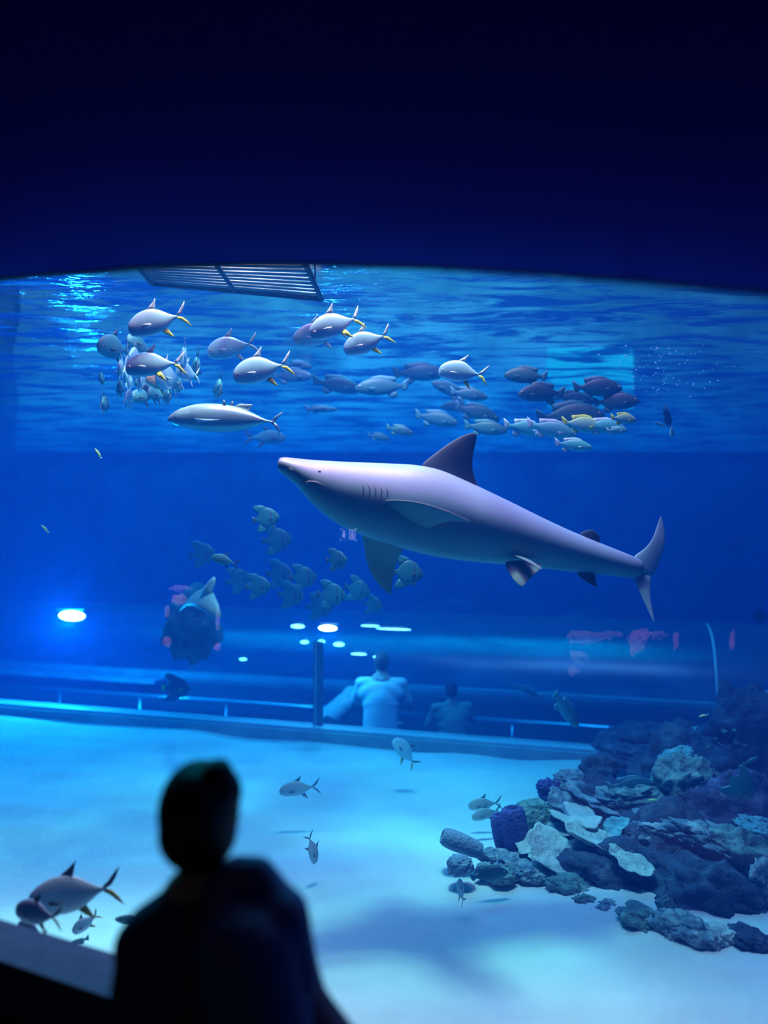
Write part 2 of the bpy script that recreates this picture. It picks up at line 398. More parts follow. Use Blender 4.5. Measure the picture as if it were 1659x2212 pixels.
# joint strips between the acrylic segments: two arches in view and one upright at the near kerb
def arch(s, a0, a1, r, name, label):
    pts = [T(s, *prof(a0 + (a1 - a0) * k / 24, .012)) for k in range(25)]
    o = MB().tube(pts, r, 8).build(name, m_rib); tag(o, label, 'joint strip'); return o
s_post = ((683 - 829.5) / FPX * TA.y - TA.x) / (TU.x - (683 - 829.5) / FPX * TU.y)
t = empty('pillar', T(s_post, .06, -0.34), (0, 0, atan2(TU.y, TU.x))); tag(t, 'slim upright tunnel pillar with a pale front strip, left of the white shirt', 'pillar')
ph = P(682, 1386, T(s_post, .06, 0).y).z + .34
MB().box((0, 0, ph / 2), .085, .06, ph).build('post', mat('pillar_blue', (.08, .16, .22), .5), t, smooth=False)
MB().box((-.012, -.034, ph / 2), .02, .008, ph).build('front_strip', m_rib, t, smooth=False)
arch(s_post + 3.65, 0.02, pi * .5, 0.014, 'joint_strip', 'faint curved joint strip of the tunnel above the reef at the right')
# handrails, each with its posts
def rail(v, z, r, label, s0, s1, posts):
    t = empty('handrail', T(s0, v, TF)); tag(t, label, 'handrail'); L = Matrix.Translation(-t.location)
    mb = MB().tube([T(s0, v, z) - t.location, T((s0 + s1) / 2, v, z) - t.location, T(s1, v, z) - t.location], r, 10); mb.build('top_rail', m_rail, t)
    for s in posts:
        MB().tube([T(s, v, TF) - t.location, T(s, v, z) - t.location], 0.02, 8).build('post', m_rail, t)
rail(TW - .3, -0.50, 0.035, 'steel handrail along the far side of the tunnel with a bright highlight', -3.3, s_post + .55, [-3.2, -2.2, -.9, .4, 1.7])
rail(TW - .3, -0.50, 0.035, 'short steel handrail of the tunnel to the right of the visitor in a white shirt', s_post + 1.15, s_post + 4.0, [s_post + 1.6, s_post + 3.2])
rail(.16, -0.36, 0.03, 'low pale rail along the near side of the tunnel just above the kerb', -3.3, 8.0, [-3, -1, 1, 3, 5, 7])
o = tbox(-3.3, .6, TW - .28, TW - .05, -.34, -.30).build('ledge', m_curb, smooth=False); tag(o, 'pale flat ledge behind the far handrail at the left', 'ledge')
o = tbox(-3.3, 6.5, .06, .26, -.245, -.225).build('ledge', m_curb, smooth=False); tag(o, 'long pale ledge just inside the near kerb of the tunnel', 'ledge')

# glowing bodies added to stand for lamp reflections on the tunnel crown
m_glint = em('glint_glow', (3.0, .9, 1.0), 14)
m_glint2 = em('glint_glow_strong', (8.0, .95, 1.0), 50)
m_glint_cap = mat('lamp_housing', (.05, .06, .07), .5)
GLINTS = [ # px, py, half length px, half height px, depth, power, label
 (155, 1330, 34, 11, 9.9, 520, 'large bright oval glint on the tunnel roof at the far left'),
 (643, 1353, 16, 4, 9.0, 6, 'small bright glint just left of the upright joint strip'),
 (708, 1357, 21, 6, 8.9, 50, 'bright oval glint just right of the upright joint strip'),
 (658, 1387, 9, 3, 9.4, 2, 'left one of the pair of tiny glints around the head of the joint strip'),
 (694, 1386, 8, 3, 9.4, 2, 'right one of the pair of tiny glints around the head of the joint strip'),
 (732, 1392, 12, 4, 9.3, 5, 'small round-ended glint below the bright oval one'),
 (800, 1352, 22, 1.3, 8.9, 3, 'thin streak glint to the right of the bright oval glint'),
 (850, 1359, 40, 1.3, 8.7, 2, 'long thin streak glint, rightmost on the tunnel roof'),
 (525, 1424, 8, 2, 9.8, 2, 'tiny dim glint pair low on the left of the joint strip'),
 (818, 1419, 12, 2.5, 8.9, 3, 'small slanting glint above the head of the visitor in a white shirt'),
 (775, 1413, 18, 1.2, 9.0, 1, 'hair-thin streak glint above the visitor in a white shirt'),
]
for px, py, hw, hh, d, pw, lb in GLINTS:
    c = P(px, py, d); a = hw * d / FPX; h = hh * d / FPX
    t = empty('tunnel_glint', c, (0, 0, atan2(TU.y, TU.x))); tag(t, lb, 'lamp')
    MB().ball((0, 0, 0), (a, .045, h), 16).build('glow_body', m_glint2 if hh > 5 else m_glint, t)
    MB().box((0, .04, h + .014), a * (2.0 if hh > 5 else 1.4), .14 if hh > 9 else .03, .015).build('top_cap', m_glint_cap, t, smooth=False)  # cap added to shield the water surface from the glow
    if pw >= 5:
        l = lamp('POINT', 'tunnel_glint_light', c + Vector((0, -.12, -.05)), pw, (.15, .65, 1.0), shadow_soft_size=.05)  # added light that spreads the glow into the water
# ---------------------------------------------------------------- fish
def fishmat(name, back, side, belly, rough=.35, bars=None, spec=.6, metal=.0):
    """colour of the animal itself: darker back, pale flank, by height on the body; a glint is painted on the trevally"""
    m = bpy.data.materials.new(name); m.use_nodes = True; nt = m.node_tree; b = nt.nodes['Principled BSDF']
    b.inputs['Roughness'].default_value = rough; b.inputs['Specular IOR Level'].default_value = spec; b.inputs['Metallic'].default_value = metal
    a = nt.nodes.new('ShaderNodeAttribute'); a.attribute_name = 'tone'
    r = nt.nodes.new('ShaderNodeValToRGB'); e = r.color_ramp.elements
    e[0].position = 0.12; e[0].color = (*belly, 1); e[1].position = .95; e[1].color = (*back, 1)
    k = e.new(.6); k.color = (*side, 1)
    nt.links.new(a.outputs['Fac'], r.inputs[0]); last = r.outputs[0]
    if bars:
        tc = nt.nodes.new('ShaderNodeTexCoord'); sx = nt.nodes.new('ShaderNodeSeparateXYZ'); nt.links.new(tc.outputs['Object'], sx.inputs[0])
        rr = nt.nodes.new('ShaderNodeValToRGB'); rr.color_ramp.interpolation = 'EASE'
        mr = nt.nodes.new('ShaderNodeMapRange'); mr.inputs[1].default_value = -.5; mr.inputs[2].default_value = .5
        nt.links.new(sx.outputs[0], mr.inputs[0]); nt.links.new(mr.outputs[0], rr.inputs[0])
        el = rr.color_ramp.elements; el[0].position = 0; el[0].color = (1, 1, 1, 1); el[1].position = 1; el[1].color = (1, 1, 1, 1)
        for p, wd in bars:
            for q, cc in ((p - wd, 1), (p - wd * .5, 0), (p + wd * .5, 0), (p + wd, 1)):
                k = el.new(q); k.color = (cc, cc, cc, 1)
        mx = nt.nodes.new('ShaderNodeMix'); mx.data_type = 'RGBA'; mx.inputs[6].default_value = (.06, .07, .09, 1)
        nt.links.new(rr.outputs[0], mx.inputs[0]); nt.links.new(last, mx.inputs[7]); last = mx.outputs[2]
    nt.links.new(last, b.inputs['Base Color']); return m
m_silver = fishmat('pompano_skin', (.26, .53, .76), (.28, .62, .82), (.34, .78, .88), .3, metal=.15)
m_finp = mat('pale_fin', (.42, .62, .72), .5)
m_finy = mat('yellow_fin', (.55, .66, .08), .5)
m_find = mat('dusky_fin', (.07, .09, .12), .5)
m_eye = mat('fish_eye', (.01, .01, .015), .1)
m_eyer = mat('eye_ring', (.75, .72, .6), .2, metal=.4)
m_bat = fishmat('batfish_skin', (.02, .12, .15), (.03, .18, .21), (.04, .20, .23), .45, bars=[(.13, .03), (.30, .028)])
m_snap = fishmat('snapper_skin', (.03, .13, .16), (.04, .19, .22), (.08, .30, .34), .5)
m_snapd = fishmat('dark_snapper_skin', (.02, .07, .09), (.025, .11, .13), (.04, .18, .21), .5)
m_trev = fishmat('trevally_skin', (.55, .66, .68), (.25, .34, .38), (.35, .42, .45), .18, metal=.4)  # brighter back: highlight from above put into the skin colour
m_yel = fishmat('yellow_face_skin', (.36, .62, .22), (.30, .62, .56), (.32, .66, .62), .45)
m_tiny = fishmat('bright_small_skin', (.7, .9, .15), (.75, .95, .25), (.5, .9, .8), .4)
m_orange = fishmat('orange_skin', (.6, .45, .25), (.6, .5, .3), (.6, .6, .45), .45)
m_darkf = fishmat('dark_fish_skin', (.02, .025, .05), (.03, .04, .07), (.05, .06, .1), .5)

def fbody(tab, n=26, seg=18, bend=0.0, tw=.5):
    mb = MB(); rs = []; al = []; x0, x1 = tab[0][0], tab[-1][0]
    for i in range(n + 1):
        u = i / n; u = u * u * (3 - 2 * u) * .35 + u * .65; x = lerp(x0, x1, u); zt, zb, w_ = interp(tab, x)
        c = (zt + zb) / 2; h = max(.002, (zt - zb) / 2); ring = []
        for k in range(seg):
            an = 2 * pi * k / seg; cy = cos(an); sz = sin(an)
            ring.append((x, max(.0015, w_) * cy * abs(cy) ** .15 + bend * (x + .2) ** 2, c + h * sz)); al.append(.5 + .5 * sz)
        rs.append(ring)
    return mb.rings(rs, True, al)
def feye(t, x, z, y, r, ring=True):
    for s_ in (-1, 1):
        e = MB().ball((x, s_ * (y - r * .25), z), (r, r * .45, r), 10).build('eye', m_eye, t)
        if ring: MB().ball((x, s_ * (y - r * .42), z), (r * 1.35, r * .45, r * 1.35), 10).build('eye_ring', m_eyer, e)

def pompano(mb_=m_silver, fin=m_finp, anal=m_finy, bend=0.0, h=1.0):
    t = empty('pompano')
    tab = [(-.50, .012 * h, -.05 * h, .004), (-.49, .045 * h, -.085 * h, .022), (-.45, .088 * h, -.115 * h, .042), (-.38, .135 * h, -.14 * h, .058), (-.28, .175 * h, -.16 * h, .068), (-.17, .195 * h, -.17 * h, .070),
           (-.05, .190 * h, -.165 * h, .066), (.06, .150 * h, -.14 * h, .054), (.15, .095 * h, -.095 * h, .038), (.22, .052 * h, -.055 * h, .024), (.28, .028, -.03, .014), (.33, .022, -.022, .008)]
    b = fbody(tab, bend=bend).build('body', mb_, t)
    yb = lambda x: bend * (x + .2) ** 2
    MB().fin([((-.16, 0, .18 * h), (.0, 0, .17 * h), .022), ((-.06, 0, .235 * h), (.015, 0, .20 * h), .014), ((.02, 0, .285 * h), (.04, 0, .27 * h), .006), ((.055, 0, .315 * h), (.058, 0, .313 * h), .002)], (0, 1, 0)).build('dorsal_fin', fin, t)
    MB().fin([((0, 0, -.145 * h), (.10, 0, -.115 * h), .022), ((.065, 0, -.20 * h), (.13, 0, -.165 * h), .012), ((.13, 0, -.245 * h), (.16, 0, -.225 * h), .006), ((.18, 0, -.268 * h), (.183, 0, -.265 * h), .002)], (0, 1, 0)).build('anal_fin', anal, t)
    y = yb(.33); y2 = yb(.5)
    MB().fin([((.29, y, .022), (.32, y, -.004), .016), ((.36, lerp(y, y2, .3), .075), (.395, lerp(y, y2, .4), .03), .012), ((.43, lerp(y, y2, .6), .15), (.455, lerp(y, y2, .7), .11), .007), ((.50, y2, .215), (.502, y2, .21), .002)], (0, 1, 0)).build('tail_fin_upper_lobe', fin, t)
    MB().fin([((.29, y, -.022), (.32, y, .004), .016), ((.36, lerp(y, y2, .3), -.075), (.395, lerp(y, y2, .4), -.03), .012), ((.43, lerp(y, y2, .6), -.15), (.455, lerp(y, y2, .7), -.11), .007), ((.50, y2, -.215), (.502, y2, -.21), .002)], (0, 1, 0)).build('tail_fin_lower_lobe', anal, t)
    for s_ in (-1, 1):
        MB().fin([((-.27, s_ * .066, -.01), (-.25, s_ * .066, -.06), .008), ((-.20, s_ * .085, -.015), (-.19, s_ * .085, -.06), .006), ((-.12, s_ * .095, -.03), (-.12, s_ * .095, -.045), .002)], (0, 1, 0)).build('pectoral_fin', fin, t)
    feye(t, -.415, -.005, .052, .016)
    return t
def batfish(mb_=m_bat, fin=m_find):
    t = empty('batfish')
    tab = [(-.5, -.02, -.05, .005), (-.48, .04, -.09, .03), (-.42, .13, -.17, .055), (-.33, .24, -.26, .075), (-.2, .34, -.33, .085), (-.05, .38, -.36, .08), (.10, .34, -.33, .062), (.22, .22, -.22, .04), (.30, .10, -.10, .022), (.37, .055, -.055, .012)]
    fbody(tab).build('body', mb_, t)
    MB().fin([((-.12, 0, .36), (.24, 0, .17), .03), ((.05, 0, .46), (.30, 0, .26), .018), ((.20, 0, .50), (.36, 0, .36), .008), ((.34, 0, .50), (.39, 0, .44), .003)], (0, 1, 0)).build('dorsal_fin', mb_, t)
    MB().fin([((-.10, 0, -.34), (.24, 0, -.17), .03), ((.05, 0, -.44), (.30, 0, -.26), .018), ((.20, 0, -.48), (.36, 0, -.36), .008), ((.34, 0, -.48), (.39, 0, -.43), .003)], (0, 1, 0)).build('anal_fin', mb_, t)
    MB().fin([((.36, 0, .05), (.36, 0, -.05), .018), ((.43, 0, .11), (.43, 0, -.11), .01), ((.5, 0, .15), (.49, 0, -.15), .003)], (0, 1, 0)).build('tail_fin', fin, t)
    for s_ in (-1, 1):
        MB().fin([((-.24, s_ * .085, .0), (-.24, s_ * .085, -.07), .01), ((-.14, s_ * .11, -.0), (-.14, s_ * .11, -.08), .003)], (0, 1, 0)).build('pectoral_fin', fin, t)
        MB().fin([((-.28, s_ * .03, -.28), (-.22, s_ * .03, -.31), .012), ((-.22, s_ * .04, -.42), (-.19, s_ * .04, -.42), .003)], (0, 1, 0)).build('pelvic_fin', fin, t)
    feye(t, -.40, .03, .058, .022)
    return t
def snapper(mb_=m_snap, fin=m_snap, fat=1.0):
    t = empty('snapper'); f = fat
    tab = [(-.50, .0, -.03, .004), (-.48, .03, -.055, .02), (-.42, .075 * f, -.09 * f, .045), (-.33, .125 * f, -.12 * f, .062), (-.2, .165 * f, -.145 * f, .072), (-.05, .17 * f, -.15 * f, .07), (.1, .14 * f, -.125 * f, .056), (.22, .085 * f, -.08 * f, .034), (.30, .05, -.045, .02), (.36, .045, -.04, .012)]
    fbody(tab).build('body', mb_, t)
    MB().fin([((-.24, 0, .14 * f), (.24, 0, .07 * f), .02), ((-.18, 0, .19 * f), (.26, 0, .12 * f), .012), ((-.02, 0, .215 * f), (.27, 0, .165 * f), .003)], (0, 1, 0)).build('dorsal_fin', fin, t)
    MB().fin([((.06, 0, -.12 * f), (.24, 0, -.06 * f), .018), ((.12, 0, -.18 * f), (.27, 0, -.12 * f), .010), ((.19, 0, -.21 * f), (.27, 0, -.17 * f), .003)], (0, 1, 0)).build('anal_fin', fin, t)
    MB().fin([((.34, 0, .045), (.34, 0, -.04), .02), ((.41, 0, .10), (.405, 0, -.095), .012), ((.5, 0, .15), (.455, 0, -.05), .004)], (0, 1, 0)).build('tail_fin', fin, t)
    for s_ in (-1, 1):
        MB().fin([((-.27, s_ * .07, -.0), (-.26, s_ * .07, -.06), .008), ((-.14, s_ * .1, -.02), (-.15, s_ * .1, -.07), .002)], (0, 1, 0)).build('pectoral_fin', fin, t)
    feye(t, -.41, .02, .05, .017)
    return t
PROTO = {}
def proto(kind):
    if kind not in PROTO:
        PROTO[kind] = {
            'pomp': lambda: pompano(h=1.2), 'pompb': lambda: pompano(bend=.35, h=1.15), 'pompd': lambda: pompano(fishmat('grey_pompano_skin', (.32, .48, .60), (.40, .58, .68), (.52, .74, .78), .5), m_find, mat('dull_yellow_fin', (.55, .42, .10), .6), h=1.15),
            'pompp': lambda: pompano(anal=m_finp, h=1.2), 'pompo': lambda: pompano(m_orange, m_finp, m_finy), 'pompf': lambda: pompano(fishmat('faint_fish_skin', (.05, .24, .30), (.07, .32, .38), (.08, .34, .40), .6), m_find, m_find, h=.95),
            'bat': batfish, 'snap': snapper, 'snapd': lambda: snapper(m_snapd, m_snapd, 1.15), 'snapt': lambda: snapper(fat=.62), 'yface': lambda: snapper(m_yel, m_finy, 1.15),
            'snapb': lambda: snapper(fishmat('bright_snapper_skin', (.05, .34, .38), (.08, .50, .54), (.10, .58, .62), .5), m_finp), 'pomps': lambda: pompano(fishmat('sandy_fish_skin', (.30, .32, .36), (.42, .44, .48), (.6, .62, .64), .6), m_snapd, mat('sandy_fin', (.30, .30, .34), .6)), 'tiny': lambda: snapper(m_tiny, m_tiny, .7), 'darkf': lambda: batfish(m_darkf, m_finy)}[kind]()
        return PROTO[kind]
    return copy_tree(PROTO[kind])
NAMES = {'pomp': 'pompano', 'bat': 'batfish', 'snap': 'snapper', 'yface': 'snapper', 'tiny': 'small_fish', 'dark': 'batfish'}
def fish(kind, px, py, L, tilt, d, label, yaw=0, right=False, roll=0, group=None, nm=None):
    """L is the length in pixels at depth d; tilt > 0 puts the nose down; yaw turns the animal towards or away from the viewer"""
    t = proto(kind); p = P(px, py, d); s_ = L * d / FPX
    for k in ('label', 'category', 'group'):
        if k in t: del t[k]
    t.name = nm or next(v for k, v in NAMES.items() if kind.startswith(k))
    M = Matrix.Rotation(R(yaw) + (pi if right else 0), 4, 'Z') @ Matrix.Rotation(R(-tilt), 4, 'Y') @ Matrix.Rotation(R(roll), 4, 'X')
    t.matrix_basis = Matrix.Translation(p) @ M @ Matrix.Scale(s_, 4)
    tag(t, label, 'fish', group); return t

F = fish
# bright pompanos under the surface
F('pomp', 342, 694, 132, 17, 4.2, 'bright silver pompano with a raised forked tail, highest fish at the left', yaw=8)
F('pompp', 503, 750, 112, 12, 4.7, 'dull lilac pompano between the highest fish and the one below it, tail to the right', yaw=5)
F('pompb', 333, 787, 128, 6, 4.2, 'silver pompano swimming through the middle of the hanging school of narrow fish')
F('pomp', 568, 798, 132, 13, 4.2, 'silver pompano just above the big glinting fish, tail by the faint grey fish', yaw=3)
F('pompp', 690, 722, 118, 14, 4.5, 'bluish pompano partly hidden behind its neighbour, leftmost of the trio at the top middle', yaw=6)
F('pompb', 728, 700, 128, 22, 4.15, 'silver pompano with dusky tail, highest of the trio at the top middle', yaw=10)
F('pomp', 795, 738, 112, 20, 4.25, 'silver pompano with bright yellow lower fin, rightmost of the trio at the top middle', yaw=4)
F('pomp', 1001, 805, 108, -8, 4.4, 'lone silver pompano with yellow fins above the dim school and the shark fin', yaw=-6)
# big glinting fish
t = empty('trevally')
tab = [(-.50, -.015, -.035, .005), (-.46, .03, -.055, .03), (-.38, .075, -.085, .055), (-.25, .112, -.11, .075), (-.08, .12, -.125, .085), (.08, .10, -.115, .075), (.22, .055, -.08, .05), (.34, .0, -.035, .022), (.42, -.02, -.035, .012)]
fbody(tab).build('body', m_trev, t)
MB().fin([((.06, 0, .10), (.20, 0, .06), .012), ((.12, 0, .125), (.22, 0, .11), .008), ((.20, 0, .12), (.23, 0, .118), .002)], (0, 1, 0)).build('dorsal_fin', m_trev, t)
MB().fin([((.39, 0, -.012), (.425, 0, -.026), .014), ((.43, 0, .03), (.45, 0, .01), .01), ((.49, 0, .065), (.492, 0, .06), .002)], (0, 1, 0)).build('tail_fin_upper_lobe', m_trev, t)
MB().fin([((.39, 0, -.03), (.425, 0, -.024), .014), ((.445, 0, -.08), (.46, 0, -.06), .01), ((.465, 0, -.14), (.468, 0, -.138), .002)], (0, 1, 0)).build('tail_fin_lower_lobe', m_trev, t)
for s_ in (-1, 1): MB().fin([((-.24, s_ * .075, -.02), (-.22, s_ * .075, -.05), .008), ((-.12, s_ * .115, -.03), (-.13, s_ * .115, -.05), .006), ((-.02, s_ * .12, -.03), (-.02, s_ * .12, -.034), .002)], (0, 1, 0)).build('pectoral_fin', m_finp, t)
for s_ in (-1, 1): MB().fin([((.0 + .02 * s_, s_ * .03, .10), (.03 + .02 * s_, s_ * .03, .10), .01), ((.01 + .03 * s_, s_ * .03, .15), (.025 + .03 * s_, s_ * .03, .15), .004)], (0, 1, 0)).build('finlet', m_find, t)
feye(t, -.42, -.01, .045, .009)
t.location = P(487, 903, 5.0); t.rotation_euler = (0, R(2), R(-4)); t.scale = (256 * 5 / FPX,) * 3
tag(t, 'big fish with a glinting cyan back and thin tail, left of the shark', 'fish')
F('pompf', 572, 945, 90, 0, 6.6, 'faint fish just under the tail of the big glinting fish', right=True)
# hanging school seen nearly end-on
END = [(224, 872, 74, 'pompf', 'narrow pale end-on fish, lowest one at the far left of the hanging school'), (219, 818, 58, 'pompf', 'faint end-on fish above the lowest one at the far left'),
 (259, 836, 74, 'pompf', 'rounded end-on fish between the two lowest ones of the hanging school'), (276, 862, 76, 'pompp', 'pale end-on fish with a bright edge, low in the left half of the school'),
 (273, 812, 86, 'pompp', 'lilac slim end-on fish under the nose of the swimming pompano'), (259, 796, 66, 'pompp', 'small end-on fish left of the swimming pompano'),
 (311, 857, 66, 'pompf', 'slim end-on fish hanging low in the middle of the school'), (303, 822, 78, 'pompp', 'end-on fish just under the belly of the swimming pompano, to its left'),
 (324, 838, 74, 'pompf', 'faint end-on fish left of the orange one'), (340, 852, 70, 'pompf', 'bluish end-on fish below the orange one'),
 (344, 826, 76, 'pompo', 'orange tinted end-on fish in the middle of the hanging school'), (363, 855, 72, 'pompf', 'bluish end-on fish, lowest one at the right of the school'),
 (366, 815, 100, 'pompp', 'lilac end-on fish right of the orange one'), (396, 776, 96, 'pompp', 'bright end-on fish right of the tail of the swimming pompano'),
 (407, 806, 68, 'pompp', 'slim bright end-on fish, rightmost of the bright ones in the school'), (285, 780, 110, 'pompp', 'end-on fish with a long raised tail at the nose of the swimming pompano'),
 (386, 832, 78, 'pompf', 'dim fish in the lower right of the hanging school'), (424, 792, 100, 'pompf', 'very faint end-on fish, farthest right of the hanging school'),
 (473, 838, 90, 'pompf', 'faint slanting end-on fish above the head of the big glinting fish'), (250, 752, 110, 'pompf', 'very faint fish above the left of the hanging school'),
 (306, 748, 80, 'pompf', 'very faint fish between the highest pompano and the one below')]
random.seed(4)
for i, (x, y, L, k, lb) in enumerate(END):
    F(k, x, y, L * 1.35, random.uniform(-8, 8) , 4.6 + .4 * (k == 'pompf') + .05 * (i % 5), lb, yaw=random.choice((-1, 1)) * random.uniform(68, 84), roll=random.uniform(-7, 7))
# dim school in the upper middle
SN = [(905, 806, 118, -2, 1, 'snap', 6.4, 'dim grey snapper facing right, highest of the dim school'), (826, 836, 122, 4, 0, 'snap', 6.2, 'broad dim grey snapper in the middle of the dim school left of the lone pompano'),
 (728, 832, 112, 8, 1, 'snap', 6.6, 'dim snapper under the trio of pompanos, facing right'), (694, 884, 72, 0, 1, 'snapt', 6.8, 'small thin dim fish below the dim snapper, right of the big glinting fish'),
 (863, 930, 64, 14, 1, 'snap', 6.0, 'small pale snapper just above the back of the shark'), (818, 944, 50, 10, 1, 'snap', 6.6, 'tiny faint snapper left of the small pale one above the shark'),
 (970, 842, 84, -22, 0, 'snap', 6.3, 'dim snapper slanting up to the left just below the lone pompano'), (1012, 852, 84, 10, 1, 'snap', 6.1, 'dim snapper facing right just below the tail of the lone pompano'),
 (942, 905, 98, 12, 1, 'snap', 6.3, 'dim snapper left of the tip of the dorsal fin of the shark'), (1030, 892, 104, 16, 1, 'snap', 6.0, 'larger dim snapper right above the dorsal fin of the shark'),
 (1048, 925, 96, 8, 1, 'snap', 5.8, 'dim snapper facing right, just right of the tip of the shark fin'), (985, 878, 70, 0, 0, 'snap', 6.9, 'faint snapper hidden in the centre of the group above the shark fin'),
 (630, 812, 92, 0, 1, 'snap', 6.8, 'very faint snapper behind the tail of the lowest pompano'), (645, 790, 60, 5, 1, 'snap', 7.2, 'faintest small fish beside the tail of the lowest pompano')]
for x, y, L, ti, rt, k, d, lb in SN: F(k, x, y, L, ti, d, lb, right=bool(rt), yaw=random.uniform(-14, 14))
# school at the right under the rippled surface
SR = [(1136, 812, 96, -4, 0, 'snapd', 5.6, 'greyish snapper facing left, highest of the right-hand school'), (1170, 850, 108, 2, 0, 'snapd', 5.5, 'greyish snapper facing left with a spotted face, below the highest of the right-hand school'),
 (1240, 862, 96, 6, 1, 'snap', 5.8, 'pale snapper facing right in the middle of the right-hand school'), (1290, 838, 110, 0, 1, 'snapd', 5.4, 'dark snapper overlapping the bright ripples of the surface'),
 (1232, 900, 150, -3, 1, 'snapd', 5.7, 'long dark snapper in the centre of the right-hand school'), (1330, 868, 100, -2, 1, 'snapd', 5.4, 'dark snapper above the yellow-faced one'),
 (1135, 926, 104, 8, 1, 'snapb', 5.0, 'bright blue snapper, leftmost in the lower row of the right-hand school'), (1190, 928, 112, 14, 1, 'snapb', 4.9, 'bright blue snapper, second in the lower row of the right-hand school'),
 (1238, 962, 82, 8, 1, 'snapb', 4.8, 'bright blue snapper with a glinting face, lowest of the right-hand school'), (1258, 918, 96, 6, 1, 'yface', 5.0, 'bright snapper with a yellow forehead in the middle of the lower row'),
 (1306, 922, 98, 6, 1, 'snapb', 5.0, 'bright blue snapper in the lower row, below the yellow-faced one'), (1347, 905, 62, 4, 1, 'yface', 4.8, 'rounded pale snapper with a yellow face, rightmost of the lower row'),
 (1332, 930, 46, 0, 1, 'snapb', 4.7, 'small bright snapper under the rounded yellow-faced one')]
for x, y, L, ti, rt, k, d, lb in SR: F(k, x, y, L, ti, d, lb, right=bool(rt), yaw=random.uniform(-12, 12))
F('snapd', 1440, 900, 96, 10, 5.6, 'dim rounded fish seen half end-on, alone at the right above the bright small one', right=True, yaw=62)
F('yface', 1451, 934, 54, 10, 4.9, 'small bright fish seen end-on, alone at the right of the school', right=True, yaw=68)
F('snapt', 1425, 917, 24, 20, 4.9, 'tiny pale sliver of a fish left of the bright end-on one', right=True, yaw=10, nm='small_fish')
# batfish and others below the shark
BT = [(574, 1119, 60, -10, 1, 5.9, 'blue batfish, highest of the group under the nose of the shark'), (598, 1166, 66, -6, 1, 6.9, 'faint batfish just below the highest one of the group'),
 (437, 1196, 60, -8, 1, 7.4, 'faint round batfish above the small fish with a forked tail, leftmost of the group'), (727, 1209, 52, -4, 1, 5.8, 'blue batfish with a bright bar, left of the lowered shark fin'),
 (880, 1237, 72, 4, 1, 5.4, 'brightest batfish with dark bars on its face, right of the lowered shark fin'), (557, 1266, 58, -6, 1, 6.4, 'batfish in the lower left of the group, rounder than its neighbours'),
 (516, 1252, 60, -14, 1, 7.4, 'faint batfish at the lower left edge of the group'), (655, 1247, 60, -4, 1, 6.7, 'dim batfish in the centre of the lower group'),
 (604, 1240, 66, 0, 1, 7.4, 'faint batfish between two dim ones in the lower group'), (628, 1285, 62, 0, 1, 7.0, 'dim batfish near the tunnel glints, bottom of the group at its centre'),
 (716, 1284, 64, 0, 1, 6.4, 'dim wide batfish below the one with the bright bar'), (772, 1274, 58, 14, 1, 6.8, 'dim batfish left of the tip of the lowered shark fin'),
 (806, 1306, 44, 10, 1, 7.2, 'faint small batfish under the tip of the lowered shark fin'), (690, 1310, 60, 0, 1, 7.4, 'faint batfish lowest of the group just above the tunnel glints')]
for x, y, L, ti, rt, d, lb in BT: F('bat', x, y, L, ti, d, lb, right=bool(rt), yaw=random.uniform(-25, 25))
F('pompf', 487, 1211, 64, -16, 4.9, 'small plain blue fish with a forked tail left of the batfish group', yaw=-5)
# over the sand
F('pompd', 162, 1931, 196, 8, 3.0, 'large grey pompano over the sand at the lower left, forked tail raised', yaw=6)
F('pompd', 83, 1974, 128, 0, 2.85, 'grey pompano with yellow fins in front of the large one at the lower left', yaw=-22)
F('pompd', 186, 1993, 66, 34, 3.5, 'small grey pompano nose down under the large one at the lower left', yaw=10)
F('snapt', 166, 2036, 56, 18, 3.4, 'slender grey fish lowest on the sand, near the window sill', yaw=8)
F('snap', 278, 1988, 58, -16, 3.3, 'rounded grey fish half hidden behind the shoulder of the person in the foreground', yaw=20)
F('pompd', 70, 2012, 96, -4, 3.0, 'pale pompano with yellow tail just above the window sill', yaw=-30)
F('pomps', 648, 1703, 88, 6, 5.4, 'faint pompano over the blue sand in the middle, with a thin tail', yaw=5)
F('pomps', 674, 1832, 74, 72, 4.6, 'faint fish hanging nose up over the brightest sand', yaw=50, right=True)
F('pompd', 876, 1626, 78, -52, 6.2, 'grey pompano with a bright nose over the kerb, nose up and tail down', yaw=12)
F('pomps', 1048, 1737, 74, 4, 5.4, 'faint pompano over the sand left of the purple sponges', yaw=5)
F('pomps', 1052, 1757, 70, 10, 5.3, 'second faint pompano just under the first beside the purple sponges', yaw=15)
F('pompd', 996, 1926, 66, -66, 4.3, 'greyish pompano nose down beside the small dark sponge', yaw=58)
F('snapd', 1056, 1890, 84, -10, 4.45, 'grey fish with dark tail lying over the rubble left of the reef', right=True)
# around the reef
F('snap', 1362, 1697, 104, -6, 5.2, 'pale mottled grouper resting on the reef ledge', right=True, nm='grouper')
F('bat', 1600, 1697, 76, 40, 4.7, 'smooth blue batfish slanting nose down at the right edge of the reef', right=True)
F('tiny', 1411, 1729, 25, 0, 4.9, 'tiny bright blue fish over the middle of the reef')
F('tiny', 1520, 1546, 22, 12, 4.6, 'tiny glowing yellow-green fish above the reef')
F('snapt', 1622, 1643, 36, -28, 5.0, 'small pale blue fish above the batfish at the right', right=True, nm='small_fish')
F('snap', 1222, 1533, 96, 52, 6.4, 'blue fish diving nose down between tunnel and reef', right=True, yaw=14)
F('snapt', 1140, 1492, 70, -26, 8.0, 'faint slim fish slanting up inside the blue beyond the tunnel')
F('darkf', 380, 1486, 62, 0, 8.6, 'dark round fish with a pale yellow spot before the tunnel rail', right=True)
